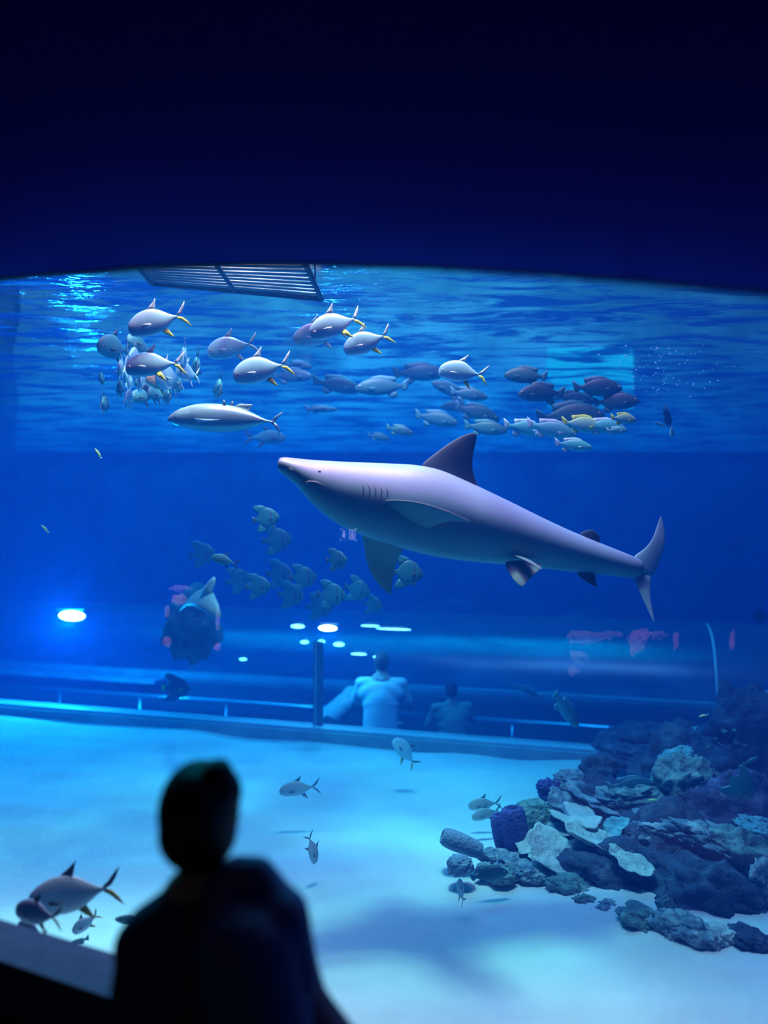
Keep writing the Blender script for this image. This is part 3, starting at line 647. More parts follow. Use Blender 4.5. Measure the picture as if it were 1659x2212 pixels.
F('snapt', 1655, 1822, 46, 40, 3.8, 'bright turquoise fish cut by the right edge over the reef', right=True, nm='small_fish')
F('tiny', 212, 980, 26, -60, 5.0, 'tiny teal fish alone in the dark blue at the left', yaw=20)
F('tiny', 97, 1143, 24, -50, 5.4, 'tiny greenish fish lowest at the far left', yaw=20)
# ---------------------------------------------------------------- sharks
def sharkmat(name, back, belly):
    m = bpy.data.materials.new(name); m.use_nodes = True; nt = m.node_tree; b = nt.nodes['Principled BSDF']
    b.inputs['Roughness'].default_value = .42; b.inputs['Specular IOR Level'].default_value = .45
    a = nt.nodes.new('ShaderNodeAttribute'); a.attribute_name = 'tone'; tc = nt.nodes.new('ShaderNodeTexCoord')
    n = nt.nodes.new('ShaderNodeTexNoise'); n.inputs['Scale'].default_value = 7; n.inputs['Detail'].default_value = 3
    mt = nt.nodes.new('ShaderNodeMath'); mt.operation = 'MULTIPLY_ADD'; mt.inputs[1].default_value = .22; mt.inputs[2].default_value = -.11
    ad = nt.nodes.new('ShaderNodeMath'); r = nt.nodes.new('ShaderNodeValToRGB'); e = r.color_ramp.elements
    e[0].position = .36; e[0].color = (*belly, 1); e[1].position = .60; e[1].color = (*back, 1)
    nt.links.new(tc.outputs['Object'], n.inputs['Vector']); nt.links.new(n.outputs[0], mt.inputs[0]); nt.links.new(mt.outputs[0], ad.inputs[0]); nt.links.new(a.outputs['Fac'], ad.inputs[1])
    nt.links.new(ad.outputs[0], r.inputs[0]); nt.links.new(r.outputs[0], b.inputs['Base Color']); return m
m_shark = sharkmat('shark_skin', (.24, .29, .52), (.12, .25, .31))  # belly darker than back: shade of the underside put into the colour
m_sharkfin = mat('shark_fin_dark', (.05, .06, .12), .6)
m_sharkfin2 = mat('shark_fin_grey', (.22, .36, .50), .5)
m_sharkund = mat('shark_fin_underside', (.14, .25, .27), .5, (.12, .11, .16), 1.0, 0, .5, .75)
m_sharkpel = mat('shark_fin_pale', (.14, .26, .29), .5)
m_slit = mat('shark_slit', (.16, .15, .22), .7)
# side outline in the photograph's pixels: x, top, bottom, depth, half width (m), tone shift
SK = [(600, 998, 1010, 3.86, .012), (604, 990, 1020, 3.87, .04), (618, 988, 1030, 3.88, .06), (640, 990, 1050, 3.90, .085), (672, 993, 1086, 3.93, .11), (705, 995, 1116, 3.96, .13), (745, 997, 1141, 4.0, .145),
      (800, 999, 1163, 4.05, .16), (850, 1001, 1180, 4.08, .168), (900, 1004, 1194, 4.10, .172), (950, 1014, 1205, 4.12, .17), (1000, 1034, 1212, 4.14, .165), (1050, 1058, 1217, 4.15, .155),
      (1110, 1087, 1222, 4.17, .138), (1170, 1117, 1228, 4.18, .115), (1230, 1145, 1235, 4.19, .09), (1290, 1170, 1241, 4.20, .066), (1340, 1190, 1246, 4.20, .048), (1372, 1203, 1249, 4.20, .036), (1392, 1212, 1246, 4.2, .022)]
t = empty('shark', P(950, 1110, 4.12)); tag(t, 'large pale grey shark with a dark dorsal fin, facing left in mid tank', 'shark')
O = t.location.copy()
def Q(px, py, d): return P(px, py, d) - O
mb = MB(); rs = []; al = []; n = 60; seg = 28
for i in range(n + 1):
    x = lerp(SK[0][0], SK[-1][0], (i / n) ** 1.7); tp, bt, d, w_ = interp(SK, x)
    a = Q(x, tp, d); b = Q(x, bt, d); c = (a + b) / 2; up = (a - b) / 2; ring = []
    head = max(0, 1 - (x - 602) / 160)
    for k in range(seg):
        an = 2 * pi * k / seg; cy = cos(an); sz = sin(an)
        ring.append(c + up * sz + Vector((0, w_ * cy * abs(cy) ** .1, 0)))
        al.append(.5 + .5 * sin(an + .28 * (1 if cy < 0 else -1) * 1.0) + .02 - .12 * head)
    rs.append(ring)
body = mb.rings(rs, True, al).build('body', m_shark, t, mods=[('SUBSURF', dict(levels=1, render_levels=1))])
def SF(name, secs, m, nrm=(0, 1, 0)):     # fin sections given as pixel pairs with depths
    MB().fin([(Q(*a), Q(*b), th) for a, b, th in secs], nrm, 7).build(name, m, t, mods=[('SUBSURF', dict(levels=1, render_levels=2))])
SF('dorsal_fin', [((890, 1012, 4.11), (1052, 1072, 4.14), .05), ((912, 993, 4.11), (1040, 1056, 4.14), .042), ((945, 970, 4.11), (1026, 1030, 4.13), .03), ((975, 950, 4.11), (1021, 1000, 4.12), .022), ((1003, 937, 4.11), (1026, 968, 4.12), .014), ((1026, 933, 4.11), (1032, 942, 4.11), .004)], m_sharkfin)
SF('second_dorsal_fin', [((1240, 1158, 4.19), (1300, 1182, 4.20), .02), ((1258, 1146, 4.19), (1298, 1172, 4.20), .014), ((1280, 1141, 4.19), (1296, 1156, 4.19), .004)], m_sharkfin)
SF('anal_fin', [((1235, 1230, 4.19), (1292, 1236, 4.20), .018), ((1252, 1248, 4.17), (1285, 1250, 4.17), .012), ((1275, 1262, 4.15), (1296, 1273, 4.14), .003)], m_sharkfin)
SF('tail_fin_upper_lobe', [((1355, 1205, 4.2), (1398, 1248, 4.21), .035), ((1384, 1189, 4.22), (1412, 1252, 4.22), .03), ((1403, 1172, 4.24), (1424, 1225, 4.25), .022), ((1414, 1150, 4.27), (1438, 1180, 4.27), .016), ((1420, 1130, 4.3), (1437, 1150, 4.3), .010), ((1427, 1113, 4.32), (1431, 1118, 4.32), .003)], m_sharkfin2)
SF('tail_fin_lower_lobe', [((1362, 1240, 4.2), (1412, 1236, 4.22), .03), ((1372, 1262, 4.18), (1406, 1262, 4.2), .024), ((1388, 1295, 4.16), (1405, 1290, 4.17), .014), ((1402, 1325, 4.14), (1410, 1320, 4.14), .007), ((1413, 1345, 4.12), (1414, 1344, 4.12), .002)], m_sharkfin2)
# pectoral fin towards the viewer, seen from below and nearly edge-on
SF('pectoral_fin', [((800, 1078, 3.95), (925, 1150, 4.02), .05), ((850, 1076, 3.86), (935, 1143, 3.94), .035), ((905, 1082, 3.74), (955, 1128, 3.84), .026), ((965, 1102, 3.62), (990, 1126, 3.7), .014), ((1020, 1127, 3.52), (1023, 1129, 3.53), .003)], m_sharkund, (0, .35, 1))
# far pectoral fin pointing down, dark at its tip
SF('pectoral_fin', [((768, 1135, 4.14), (885, 1180, 4.14), .05), ((782, 1170, 4.2), (868, 1200, 4.2), .036), ((786, 1205, 4.26), (856, 1222, 4.26), .026), ((798, 1240, 4.3), (850, 1250, 4.3), .016), ((818, 1264, 4.33), (848, 1270, 4.33), .010), ((842, 1285, 4.35), (845, 1284, 4.35), .003)], m_sharkund, (0, 1, .2))
SF('pelvic_fin', [((1078, 1205, 4.08), (1185, 1215, 4.08), .026), ((1092, 1232, 4.04), (1170, 1232, 4.04), .018), ((1108, 1255, 4.0), (1146, 1248, 4.0), .010), ((1127, 1269, 3.98), (1132, 1266, 3.98), .003)], m_sharkpel)
SF('pelvic_fin', [((1098, 1196, 4.06), (1150, 1212, 4.06), .02), ((1125, 1204, 3.98), (1160, 1218, 3.98), .014), ((1172, 1231, 3.9), (1176, 1233, 3.9), .003)], m_sharkpel, (0, .5, 1))
def side(px, py):        # depth of the near flank at a pixel
    tp, bt, d, w_ = interp(SK, px); u = max(-1, min(1, ((tp + bt) / 2 - py) / ((bt - tp) / 2))); return d - w_ * sqrt(max(0, 1 - u * u))
def groove(name, pts, r):
    MB().tube([Q(x, y, side(x, y) - .001) for x, y in pts], r, 6).build(name, m_slit, t)
groove('mouth', [(655, 1044), (668, 1040), (684, 1042), (700, 1050)], [.002, .0045, .0045, .002])
for k in range(5):
    x = 782 + k * 13
    groove('gill_slit', [(x - 3, 1036 + k * 3), (x + 4, 1052 + k * 2), (x + 2, 1072 + k * 1)], [.001, .0025, .001])
MB().ball(Q(690, 1019, side(690, 1019) + .004), (.008, .006, .008), 12).build('eye', m_eye, t)
groove('nostril', [(625, 1012), (633, 1016)], [.003, .003])

def small_shark(label, px, py, L, d, yaw, tilt, mb_, finm, right=False, slim=1.0):
    q = empty('shark', P(px, py, d)); tag(q, label, 'shark')
    tab = [(-.5, .0, -.008, .003), (-.48, .018, -.022, .02), (-.42, .035, -.038, .04), (-.30, .055, -.058, .055), (-.12, .07, -.066, .062), (.05, .058, -.055, .05), (.2, .036, -.036, .03), (.33, .02, -.02, .014), (.40, .016, -.014, .008)]
    tab = [(a, b * slim, c * slim, e * slim) for a, b, c, e in tab]
    fbody(tab, 30).build('body', mb_, q)
    MB().fin([((-.13, 0, .05 * slim), (.0, 0, .05 * slim), .016), ((-.07, 0, .09), (.01, 0, .075), .01), ((-.01, 0, .135), (.005, 0, .13), .003)], (0, 1, 0)).build('dorsal_fin', finm, q)
    MB().fin([((.22, 0, .025 * slim), (.28, 0, .02), .01), ((.26, 0, .05), (.285, 0, .045), .003)], (0, 1, 0)).build('second_dorsal_fin', finm, q)
    for s_ in (-1, 1):
        MB().fin([((-.26, s_ * .04, -.03), (-.14, s_ * .045, -.03), .014), ((-.2, s_ * .11, -.055), (-.14, s_ * .10, -.05), .008), ((-.13, s_ * .18, -.08), (-.12, s_ * .18, -.08), .002)], (0, .3, 1)).build('pectoral_fin', finm, q)
    MB().fin([((.37, 0, .012), (.41, 0, -.01), .014), ((.43, 0, .065), (.455, 0, .03), .01), ((.50, 0, .135), (.502, 0, .13), .002)], (0, 1, 0)).build('tail_fin_upper_lobe', finm, q)
    MB().fin([((.37, 0, -.008), (.41, 0, .004), .014), ((.41, 0, -.05), (.425, 0, -.035), .006), ((.43, 0, -.085), (.431, 0, -.084), .002)], (0, 1, 0)).build('tail_fin_lower_lobe', finm, q)
    feye(q, -.43, .005, .035, .007, False)
    q.matrix_basis = Matrix.Translation(q.location) @ Matrix.Rotation(R(yaw) + (pi if right else 0), 4, 'Z') @ Matrix.Rotation(R(-tilt), 4, 'Y') @ Matrix.Scale(L * d / FPX, 4)
    return q
m_sh2 = fishmat('blue_grey_shark_skin', (.16, .22, .25), (.2, .27, .3), (.28, .34, .36), .5)
small_shark('slim pale shark beyond the tunnel, left of the upright joint strip', 622, 1489, 150, 11.2, 5, -2, m_sh2, mat('pale_shark_fin', (.5, .55, .6), .5), slim=.72)
# second shark swimming away behind the coral pillar; its tail and flank show
q = empty('shark', P(445, 1285, 6.3)); tag(q, 'blue shark tail and flank showing behind the coral pillar at the left', 'shark')
O2 = q.location.copy(); Q2 = lambda x, y, d: P(x, y, d) - O2
mb = MB(); rs = []; al = []
for x, y, h, d, w_ in [(476, 1331, 3, 5.95, .01), (466, 1318, 13, 6.0, .03), (450, 1300, 21, 6.1, .06), (432, 1290, 23, 6.3, .08), (415, 1293, 19, 6.55, .09), (404, 1302, 16, 6.9, .09), (396, 1310, 13, 7.3, .07), (392, 1318, 6, 7.6, .03)]:
    ring = []
    for k in range(14):
        an = 2 * pi * k / 14; ring.append(Q2(x, y, d) + Vector((h * d / FPX * sin(an) * .55, w_ * cos(an), h * d / FPX * sin(an) * .9))); al.append(.5 + .5 * sin(an))
    rs.append(ring)
mb.rings(rs, True, al).build('body', m_sh2, q)
MB().fin([(Q2(428, 1290, 6.2), Q2(456, 1292, 6.1), .03), (Q2(441, 1268, 6.15), Q2(459, 1276, 6.1), .02), (Q2(452, 1254, 6.1), Q2(465, 1262, 6.1), .012), (Q2(462, 1245, 6.1), Q2(466, 1249, 6.1), .004)], (0, 1, 0), 6).build('dorsal_fin', m_sh2, q)
# ---------------------------------------------------------------- people
m_skin = mat('skin', (.50, .33, .26), .6); m_hair = mat('dark_hair', (.015, .012, .012), .6, bump=.3, bscale=60)
m_jacket = mat('dark_jacket', (.03, .05, .13), .9); m_jacket2 = mat('dark_hood', (.035, .037, .045), .9); m_white = mat('white_shirt', (.78, .80, .80), .8)
m_trous = mat('dark_trousers', (.03, .035, .05), .85); m_bag = mat('dark_backpack', (.08, .14, .36), .8); m_beige = mat('khaki_shirt', (.34, .36, .28), .85)
m_cap = mat('pale_cap', (.6, .62, .62), .8)
def hand(mb, wrist, dirv, palmn, sc=1.0, curl=.9, thumb=1):
    """palm, four bent fingers of unequal length and a thumb leaving the side of the palm"""
    w_ = Vector(wrist); d = Vector(dirv).normalized(); n = Vector(palmn); n = (n - d * n.dot(d)).normalized(); s_ = d.cross(n)
    mb.capsule(w_ + d * .01 * sc, w_ + d * .085 * sc, .026 * sc, .034 * sc, 12, .55, n)
    for i, L in enumerate((.070, .078, .072, .056)):
        b = w_ + d * .095 * sc + s_ * (i - 1.5) * .019 * sc * thumb; a = 0.0; q = b
        for j, f in enumerate((.42, .32, .26)):
            a += curl * (.45 + .3 * j); e = q + (d * cos(a) + n * sin(a)) * L * f * sc * 1.15
            mb.capsule(q, e, .0092 * sc, .0082 * sc, 8); q = e
    b = w_ + d * .03 * sc - s_ * .026 * sc * thumb; e = b + (d * .7 - s_ * .55 * thumb + n * .3) * .045 * sc; f = e + (d * .8 + n * .55) * .032 * sc
    mb.capsule(b, e, .013 * sc, .011 * sc, 8); mb.capsule(e, f, .0105 * sc, .009 * sc, 8)
def face(mb, c, fw, r):
    """nose, lips, brow and ears on a head of radius r looking along fw"""
    fw = Vector(fw).normalized(); up = Vector((0, 0, 1)); up = (up - fw * up.dot(fw)).normalized(); sd = fw.cross(up); c = Vector(c)
    mb.capsule(c + fw * r * .93 + up * r * .12, c + fw * r * 1.12 - up * r * .22, r * .09, r * .15, 8)
    for s_ in (-1, 1):
        mb.ball(c + sd * s_ * r * .84 - up * r * .12, (r * .12, r * .18, r * .26), 8)
        mb.capsule(c + fw * r * .88 + up * r * .22 + sd * s_ * r * .15, c + fw * r * .82 + up * r * .22 + sd * s_ * r * .5, r * .09, r * .07, 8)
        mb.ball(c + fw * r * .86 + up * r * .06 + sd * s_ * r * .32, r * .11, 8)
    mb.capsule(c + fw * r * .88 - up * r * .5 - sd * r * .2, c + fw * r * .88 - up * r * .5 + sd * r * .2, r * .08, r * .08, 8)
    mb.ball(c + fw * r * .5 - up * r * .75, (r * .5, r * .5, r * .38), 10)
    mb.ball(c + fw * r * .25 - up * r * .35, (r * .66, r * .66, r * .66), 12)

# --- the dark figure in the foreground, seen from behind
p = empty('person', (0, 0, 0))
tag(p, 'dark silhouetted person with a hair bun in the foreground, seen from behind', 'person')
D = 1.62
def H(px, py, d=D): return P(px, py, d)
head = H(428, 1785); hr = .083
floorz = 0.0
p.location = (H(450, 2100).x, D, floorz); OF = p.location.copy()
mb = MB(); h = lambda px, py, d=D: H(px, py, d) - OF
mb.ball(h(429, 1768), (.074, .088, .098), 18); face(mb, h(429, 1772), (-.25, 1, -.12), .082)
mb.capsule(h(437, 1835), h(448, 1960), .042, .052, 14)
mb.capsule(h(440, 1960), h(470, 2130), .09, .13, 16, .7, (0, 1, 0)); mb.capsule(h(470, 2130), (h(480, 2200).x, h(480, 2200).y + .03, .52), .13, .15, 16, .75, (0, 1, 0))
shl, shr = h(345, 2010), h(585, 2010, 1.66)
mb.capsule(shl, shr, .042, .048, 12)
# arms run forward to the window sill, hands closed over its edge
for sh, el, wr, th in ((shl, h(300, 2170, 1.66), h(395, 2150, 1.80), 1), (shr, h(660, 2170, 1.60), h(600, 2200, 1.60), -1)):
    mb.capsule(sh, el, .048, .038, 12); mb.capsule(el, wr, .036, .025, 12); hand(mb, wr, (wr - el), (0, -.2, -1), .95, .5, th)
pel = Vector((h(480, 2200).x, .04, .50))
for sx in (-.09, .09):     # kneeling-high legs: standing on the floor, knees slightly bent
    hip = pel + Vector((sx, 0, 0)); kn = Vector((hip.x + sx * .2, .09, .27)); an = Vector((kn.x, .0, .05))
    mb.capsule(hip, kn, .085, .058, 14); mb.capsule(kn, an, .055, .036, 12); mb.capsule(an + Vector((0, -.03, -.01)), an + Vector((0, .13, -.02)), .036, .03, 10)
mb.build('body', m_skin, p, mods=[REMESH(.0075), SMOOTH(4)])
mb = MB(); mb.ball(h(430, 1752, D - .012), (.081, .090, .100), 20); mb.ball(h(426, 1800, D - .02), (.078, .07, .075), 16); mb.ball(h(475, 1712, D - .02), (.045, .05, .05), 14)
mb.capsule(h(497, 1760, D - .01), h(500, 1810, D - .02), .018, .012, 8); mb.capsule(h(440, 1850, D - .02), h(480, 1840, D - .03), .03, .016, 10)
mb.capsule(h(372, 1720, D - .01), h(362, 1810, D - .01), .022, .012, 8)
hair = mb.build('hair', m_hair, p, mods=[REMESH(.006), SMOOTH(5)])
mb = MB(); mb.ball(h(471, 1671, D - .03), (.031, .033, .030), 14); mb.ball(h(455, 1668, D - .03), (.022, .03, .02), 12); mb.ball(h(487, 1684, D - .03), (.021, .026, .026), 12)
mb.build('hair_bun', m_hair, hair, mods=[REMESH(.004), SMOOTH(3)])
mb = MB()
mb.capsule(h(425, 1935), h(450, 1990), .062, .09, 16, .8, (0, 1, 0)); mb.capsule(h(395, 1985), h(312, 2045), .056, .062, 14); mb.capsule(h(372, 1995), h(335, 2020), .066, .066, 14); mb.capsule(h(330, 2040), h(268, 2034), .05, .012, 12); mb.capsule(h(268, 2040), h(285, 2120), .012, .03, 10)
mb.capsule(h(310, 2045), h(292, 2140, 1.62), .052, .05, 14); mb.capsule(h(480, 1950), h(585, 2040), .07, .085, 16); mb.capsule(h(585, 2040), h(640, 2160, 1.6), .088, .06, 14)
mb.capsule(h(450, 2020), h(460, 2190), .13, .185, 20, .62, (0, 1, 0)); mb.capsule(h(400, 2080), h(330, 2210), .09, .08, 14); mb.capsule(h(640, 2160, 1.58), h(700, 2290, 1.56), .055, .085, 14)
mb.capsule(h(320, 2150, 1.6), h(330, 2290, 1.6), .06, .08, 14)
mb.capsule((h(470, 2200).x, h(470, 2200).y, .78), (h(480, 2200).x, .03, .46), .165, .15, 18, .75, (0, 1, 0))
mb.capsule(h(300, 2140, 1.63), h(375, 2152, 1.74), .05, .036, 12); mb.capsule(h(655, 2180, 1.6), h(612, 2200, 1.58), .055, .04, 12)
jk = mb.build('jacket', m_jacket, p, mods=[REMESH(.010), SMOOTH(8)])
mb = MB(); mb.capsule(h(520, 1895, D - .07), h(556, 1884, D - .08), .045, .030, 14); mb.capsule(h(556, 1890, D - .08), h(600, 1985, D - .1), .036, .06, 14); mb.capsule(h(600, 1985, D - .1), h(622, 2110, D - .1), .062, .06, 14)
mb.capsule(h(505, 1930, D - .06), h(540, 2060, D - .12), .06, .09, 14); mb.capsule(h(540, 2060, D - .12), h(560, 2200, D - .12), .1, .1, 14); mb.capsule(h(565, 1877, D - .08), h(571, 1893, D - .08), .014, .014, 10)
bg = mb.build('backpack', m_bag, None, mods=[REMESH(.008), SMOOTH(6)]); bg.location = OF
tag(bg, 'dark bag hump slung on the right shoulder of the person in silhouette', 'backpack')
mb = MB()
for sx in (-.09, .09):
    hip = pel + Vector((sx, 0, 0)); kn = Vector((hip.x + sx * .2, .09, .27)); an = Vector((kn.x, .0, .07)); mb.capsule(hip, kn, .10, .07, 14); mb.capsule(kn, an, .068, .05, 12)
mb.build('trousers', m_trous, p, mods=[REMESH(.010), SMOOTH(4)])
for sx in (-.108, .108):
    MB().capsule(pel + Vector((sx, -.08, -.465)), pel + Vector((sx, .09, -.468)), .035, .03, 12).build('shoe', mat('dark_shoe', (.02, .02, .02), .6), p)

# --- visitors in the tunnel
def visitor(px, d, label, shirt, lean=0.0, turn=0.0, topz=None, hatm=None, s_=1.0, width=1.0, arms='rail'):
    base = P(px, 1500, d); base.z = TF; q = empty('person', base, (0, 0, turn)); tag(q, label, 'person')
    hipz = .92 * s_; L = .56 * s_; a = lean
    hip = Vector((0, 0, hipz)); nk = hip + Vector((0, sin(a), cos(a))) * L; hd = nk + Vector((0, sin(a * 1.25) * .16, cos(a * 1.25) * .16)) * s_
    shw = .185 * s_ * width; mb = MB()
    mb.ball(hd, (.078 * s_, .092 * s_, .112 * s_), 16); face(mb, hd, (0, cos(a) , -sin(a) - .15), .088 * s_)
    mb.capsule(nk - Vector((0, 0, .03)), hd, .055 * s_, .052 * s_, 12)
    mb.capsule(hip, hip.lerp(nk, .55), .135 * s_ * width, .13 * s_ * width, 16, .72, (0, 1, 0)); mb.capsule(hip.lerp(nk, .55), nk - Vector((0, 0, .06)), .15 * s_ * width, .13 * s_, 16, .68, (0, 1, 0))
    shs = []; els = []
    for sg in (-1, 1):
        sh = nk + Vector((sg * shw, 0, -.06 * s_)); el = sh + Vector((sg * .09, .07, -.27)) * s_; wr = el + Vector((-sg * .03, .24, -.03)) * s_
        mb.capsule(sh, el, .052 * s_, .04 * s_, 12); mb.capsule(el, wr, .038 * s_, .026 * s_, 12); hand(mb, wr, wr - el + Vector((0, 0, -.03)), (0, .2, -1), s_, .8, sg); shs.append(sh); els.append(el)
    for sg in (-1, 1):
        kn = Vector((sg * .11 * s_, .03, .48 * s_)); an = Vector((sg * .12 * s_, -.02, .07)); mb.capsule(hip + Vector((sg * .09 * s_, 0, -.04)), kn, .095 * s_, .062 * s_, 12); mb.capsule(kn, an, .06 * s_, .038 * s_, 12)
        mb.capsule(an + Vector((0, -.03, -.03)), an + Vector((0, .15, -.04)), .036, .03, 8)
    mb.build('body', m_skin, q, mods=[REMESH(.012), SMOOTH(3)])
    mb = MB(); mb.capsule(hip + Vector((0, 0, .0)), hip.lerp(nk, .55), .165 * s_ * width, .16 * s_ * width, 18, .78, (0, 1, 0)); mb.capsule(hip.lerp(nk, .55), nk - Vector((0, 0, .07)), .175 * s_ * width, .12 * s_, 18, .72, (0, 1, 0))
    mb.capsule(shs[0], shs[1], .068 * s_, .068 * s_, 12); mb.ball(nk - Vector((0, sin(a), cos(a))) * .17 * s_, (.215 * s_ * width, .115 * s_, .15 * s_), 18)
    for sh, el in zip(shs, els): mb.capsule(sh, sh.lerp(el, .72), .062 * s_, .064 * s_, 12)
    st = mb.build('shirt', shirt, q, mods=[REMESH(.014), SMOOTH(5)])
    MB().tube([nk + Vector((.06 * s_ * cos(2 * pi * k / 12), .06 * s_ * sin(2 * pi * k / 12), .0)) for k in range(13)], .012, 6).build('collar', shirt, st)
    mb = MB(); mb.ball(hd + Vector((0, -.014, .018)) * s_, (.087 * s_, .097 * s_, .113 * s_), 16)
    mb.build('hair' if not hatm else 'cap', hatm or m_hair, q)
    mb = MB()
    for sg in (-1, 1):
        kn = Vector((sg * .11 * s_, .03, .48 * s_)); an = Vector((sg * .12 * s_, -.02, .09)); mb.capsule(hip + Vector((sg * .085 * s_, 0, -.02)), kn, .11 * s_, .078 * s_, 12); mb.capsule(kn, an, .075 * s_, .06 * s_, 12)
    mb.build('trousers', m_trous, q, mods=[REMESH(.016), SMOOTH(3)])
    return q
visitor(822, 8.75, 'person in a white short-sleeved shirt standing in the tunnel with the back to the viewer', m_white, lean=.22, turn=R(-4), width=1.2)
visitor(705, 9.4, 'person in a pale shirt bending forward in the tunnel beside the upright joint strip', mat('pale_grey_shirt', (.42, .48, .5), .8), lean=.95, turn=R(-70), s_=.97)
visitor(978, 8.9, 'person in a dull khaki top standing dimly in the tunnel, right of the white shirt', m_beige, lean=.1, turn=R(10), s_=.80, width=1.25)
# ---------------------------------------------------------------- reef at the right
m_rk = mat('reef_rock_dark', (.035, .045, .085), .9, (.10, .12, .17), 9, 6, .5, .72, bump=.7, bscale=22)
m_rkp = mat('reef_rock_purple', (.06, .05, .12), .9, (.22, .20, .32), 10, 6, .48, .7, bump=.7, bscale=24)
m_rkg = mat('reef_rock_green', (.12, .20, .20), .9, (.30, .38, .34), 12, 6, .45, .65, bump=.6, bscale=26)
m_rkm = mat('reef_rubble_mixed', (.14, .20, .26), .9, (.46, .50, .50), 11, 6, .45, .62, bump=.6, bscale=26)
m_plate = mat('plate_coral_pale', (.44, .47, .46), .85, (.66, .66, .60), 9, 5, .4, .65, bump=.4, bscale=30)
m_plated = mat('plate_coral_dull', (.16, .21, .26), .85, (.38, .42, .44), 11, 5, .45, .65, bump=.5, bscale=30)
m_brain = mat('brain_coral_green', (.14, .24, .22), .85, (.32, .40, .32), 22, 3, .45, .6, bump=.8, bscale=40)
m_spg = mat('sponge_violet', (.07, .06, .22), .9, (.12, .09, .30), 14, 4, bump=.5, bscale=40)
m_log = mat('sponge_grey_blue', (.20, .26, .36), .9, (.26, .30, .42), 16, 4, bump=.4, bscale=40)
m_teal = mat('soft_coral_teal', (.14, .36, .40), .85, (.28, .52, .54), 10, 5, .42, .62, bump=.6, bscale=26)
_ico = bmesh.new(); bmesh.ops.create_icosphere(_ico, subdivisions=5, radius=1.0)
ICO = ([v.co.copy() for v in _ico.verts], [tuple(v.index for v in f.verts) for f in _ico.faces]); _ico.free()
def rock_bm(sx, sy, sz, seed, rough=.38, fr=1.3, fine=.12, ridge=0):
    vs = []; o3 = Vector((seed * 7.31, seed * 3.17, seed * 1.7))
    for p in ICO[0]:
        n = noise.fractal(p * fr + o3, 1.0, 2.1, 5) * rough + noise.fractal(p * 5 + o3, .8, 2.2, 4) * fine
        if ridge: n += ridge * abs(noise.noise(p * 7 + o3))
        q = p * (1 + n); vs.append(Vector((q.x * sx, q.y * sy, q.z * sz)))
    return MB().add(vs, ICO[1])
SEED = [0]
def rock(px, py, w_, h_, d, m, label, rot=0, deep=.8, name='rock', cat='rock', rough=.38, group=None, fine=.12, ridge=0, **k):
    SEED[0] += 1; c = P(px, py, d); a = w_ * d / FPX / 2; b = h_ * d / FPX / 2
    o = rock_bm(a, a * deep, b, SEED[0], rough, fine=fine, ridge=ridge, **k).build(name, m); o.location = c; o.rotation_euler = (0, R(rot), 0)
    tag(o, label, cat, group); return o
rock(1405, 1868, 370, 240, 5.0, m_rk, 'large dark rock mass under the pale coral plates, shaded underneath', 12)
rock(1570, 1835, 330, 300, 5.2, m_rkp, 'largest dark purple rock at the right edge of the reef', 20)
rock(1555, 1955, 320, 170, 4.6, m_rk, 'dark low rock along the sand at the lower right of the reef', 20)
rock(1330, 1912, 270, 110, 4.75, m_rk, 'dark rock face under the pale plates, behind the stones of the reef foot', 16)
rock(1310, 1775, 240, 160, 5.35, m_rk, 'dark rock behind the stacked coral plates', 8)
rock(1296, 1665, 84, 74, 5.9, m_rk, 'round dark boulder on top of the left end of the reef, against the sand', 0, fine=.04)
rock(1480, 1690, 230, 220, 5.9, m_rk, 'dark rock core behind the pale green mound', 10)
rock(1620, 1640, 220, 280, 6.1, m_rk, 'tall dark rock behind the slanting batfish', -10)
rock(1490, 1605, 180, 90, 6.6, m_rk, 'far dark rock with a faint crest at the back of the reef', 0)
rock(1390, 1640, 160, 60, 6.4, m_rk, 'low dark rock behind the resting grouper', 10)
rock(1660, 1560, 130, 110, 6.2, m_teal, 'dim teal soft coral mound at the top right corner of the reef', 0, name='soft_coral', cat='coral', ridge=.2)
rock(1462, 1585, 62, 40, 6.3, m_teal, 'small teal coral crest left of the tiny glowing fish', 0, name='soft_coral', cat='coral', ridge=.25)
rock(1500, 1590, 44, 36, 6.25, m_teal, 'second small teal crest just below the tiny glowing fish', 0, name='soft_coral', cat='coral', ridge=.25)
rock(1480, 1700, 128, 120, 5.25, m_rkg, 'pale green lumpy coral mound in the upper middle of the reef', 0, name='coral_mound', cat='coral', ridge=.3)
rock(1470, 1650, 74, 60, 5.4, m_teal, 'teal branching crown on top of the pale green mound', -10, name='soft_coral', cat='coral', ridge=.35)
rock(1515, 1668, 50, 30, 5.3, m_teal, 'small teal lobe right of the crown of the pale green mound', 30, name='soft_coral', cat='coral', ridge=.3)
rock(1362, 1712, 130, 46, 5.25, m_rkg, 'grey-green ledge that carries the resting grouper', -5, name='coral_ledge', cat='coral')
rock(1430, 1790, 150, 52, 4.95, m_rkm, 'mottled band of encrusting coral, left part of the middle ridge', 5, name='coral_ridge', cat='coral', ridge=.25)
rock(1520, 1805, 190, 58, 4.9, m_rkm, 'broad pale blue band of encrusting coral in the middle ridge', 16, name='coral_ridge', cat='coral', ridge=.3)
rock(1600, 1840, 130, 90, 4.75, m_rkg, 'dull green coral mound at the right end of the middle ridge', 20, name='coral_mound', cat='coral')
rock(1640, 1790, 90, 40, 4.9, m_teal, 'teal crust at the right edge above the dull green mound', 15, name='soft_coral', cat='coral', ridge=.3)
rock(1465, 1843, 34, 24, 4.75, m_rkp, 'small purple lump hanging below the middle ridge', 10, name='coral_lump', cat='coral')
rock(1648, 1930, 60, 130, 4.5, m_rkm, 'upright mottled coral at the right edge near the sand', 0, name='coral_ridge', cat='coral', ridge=.3)
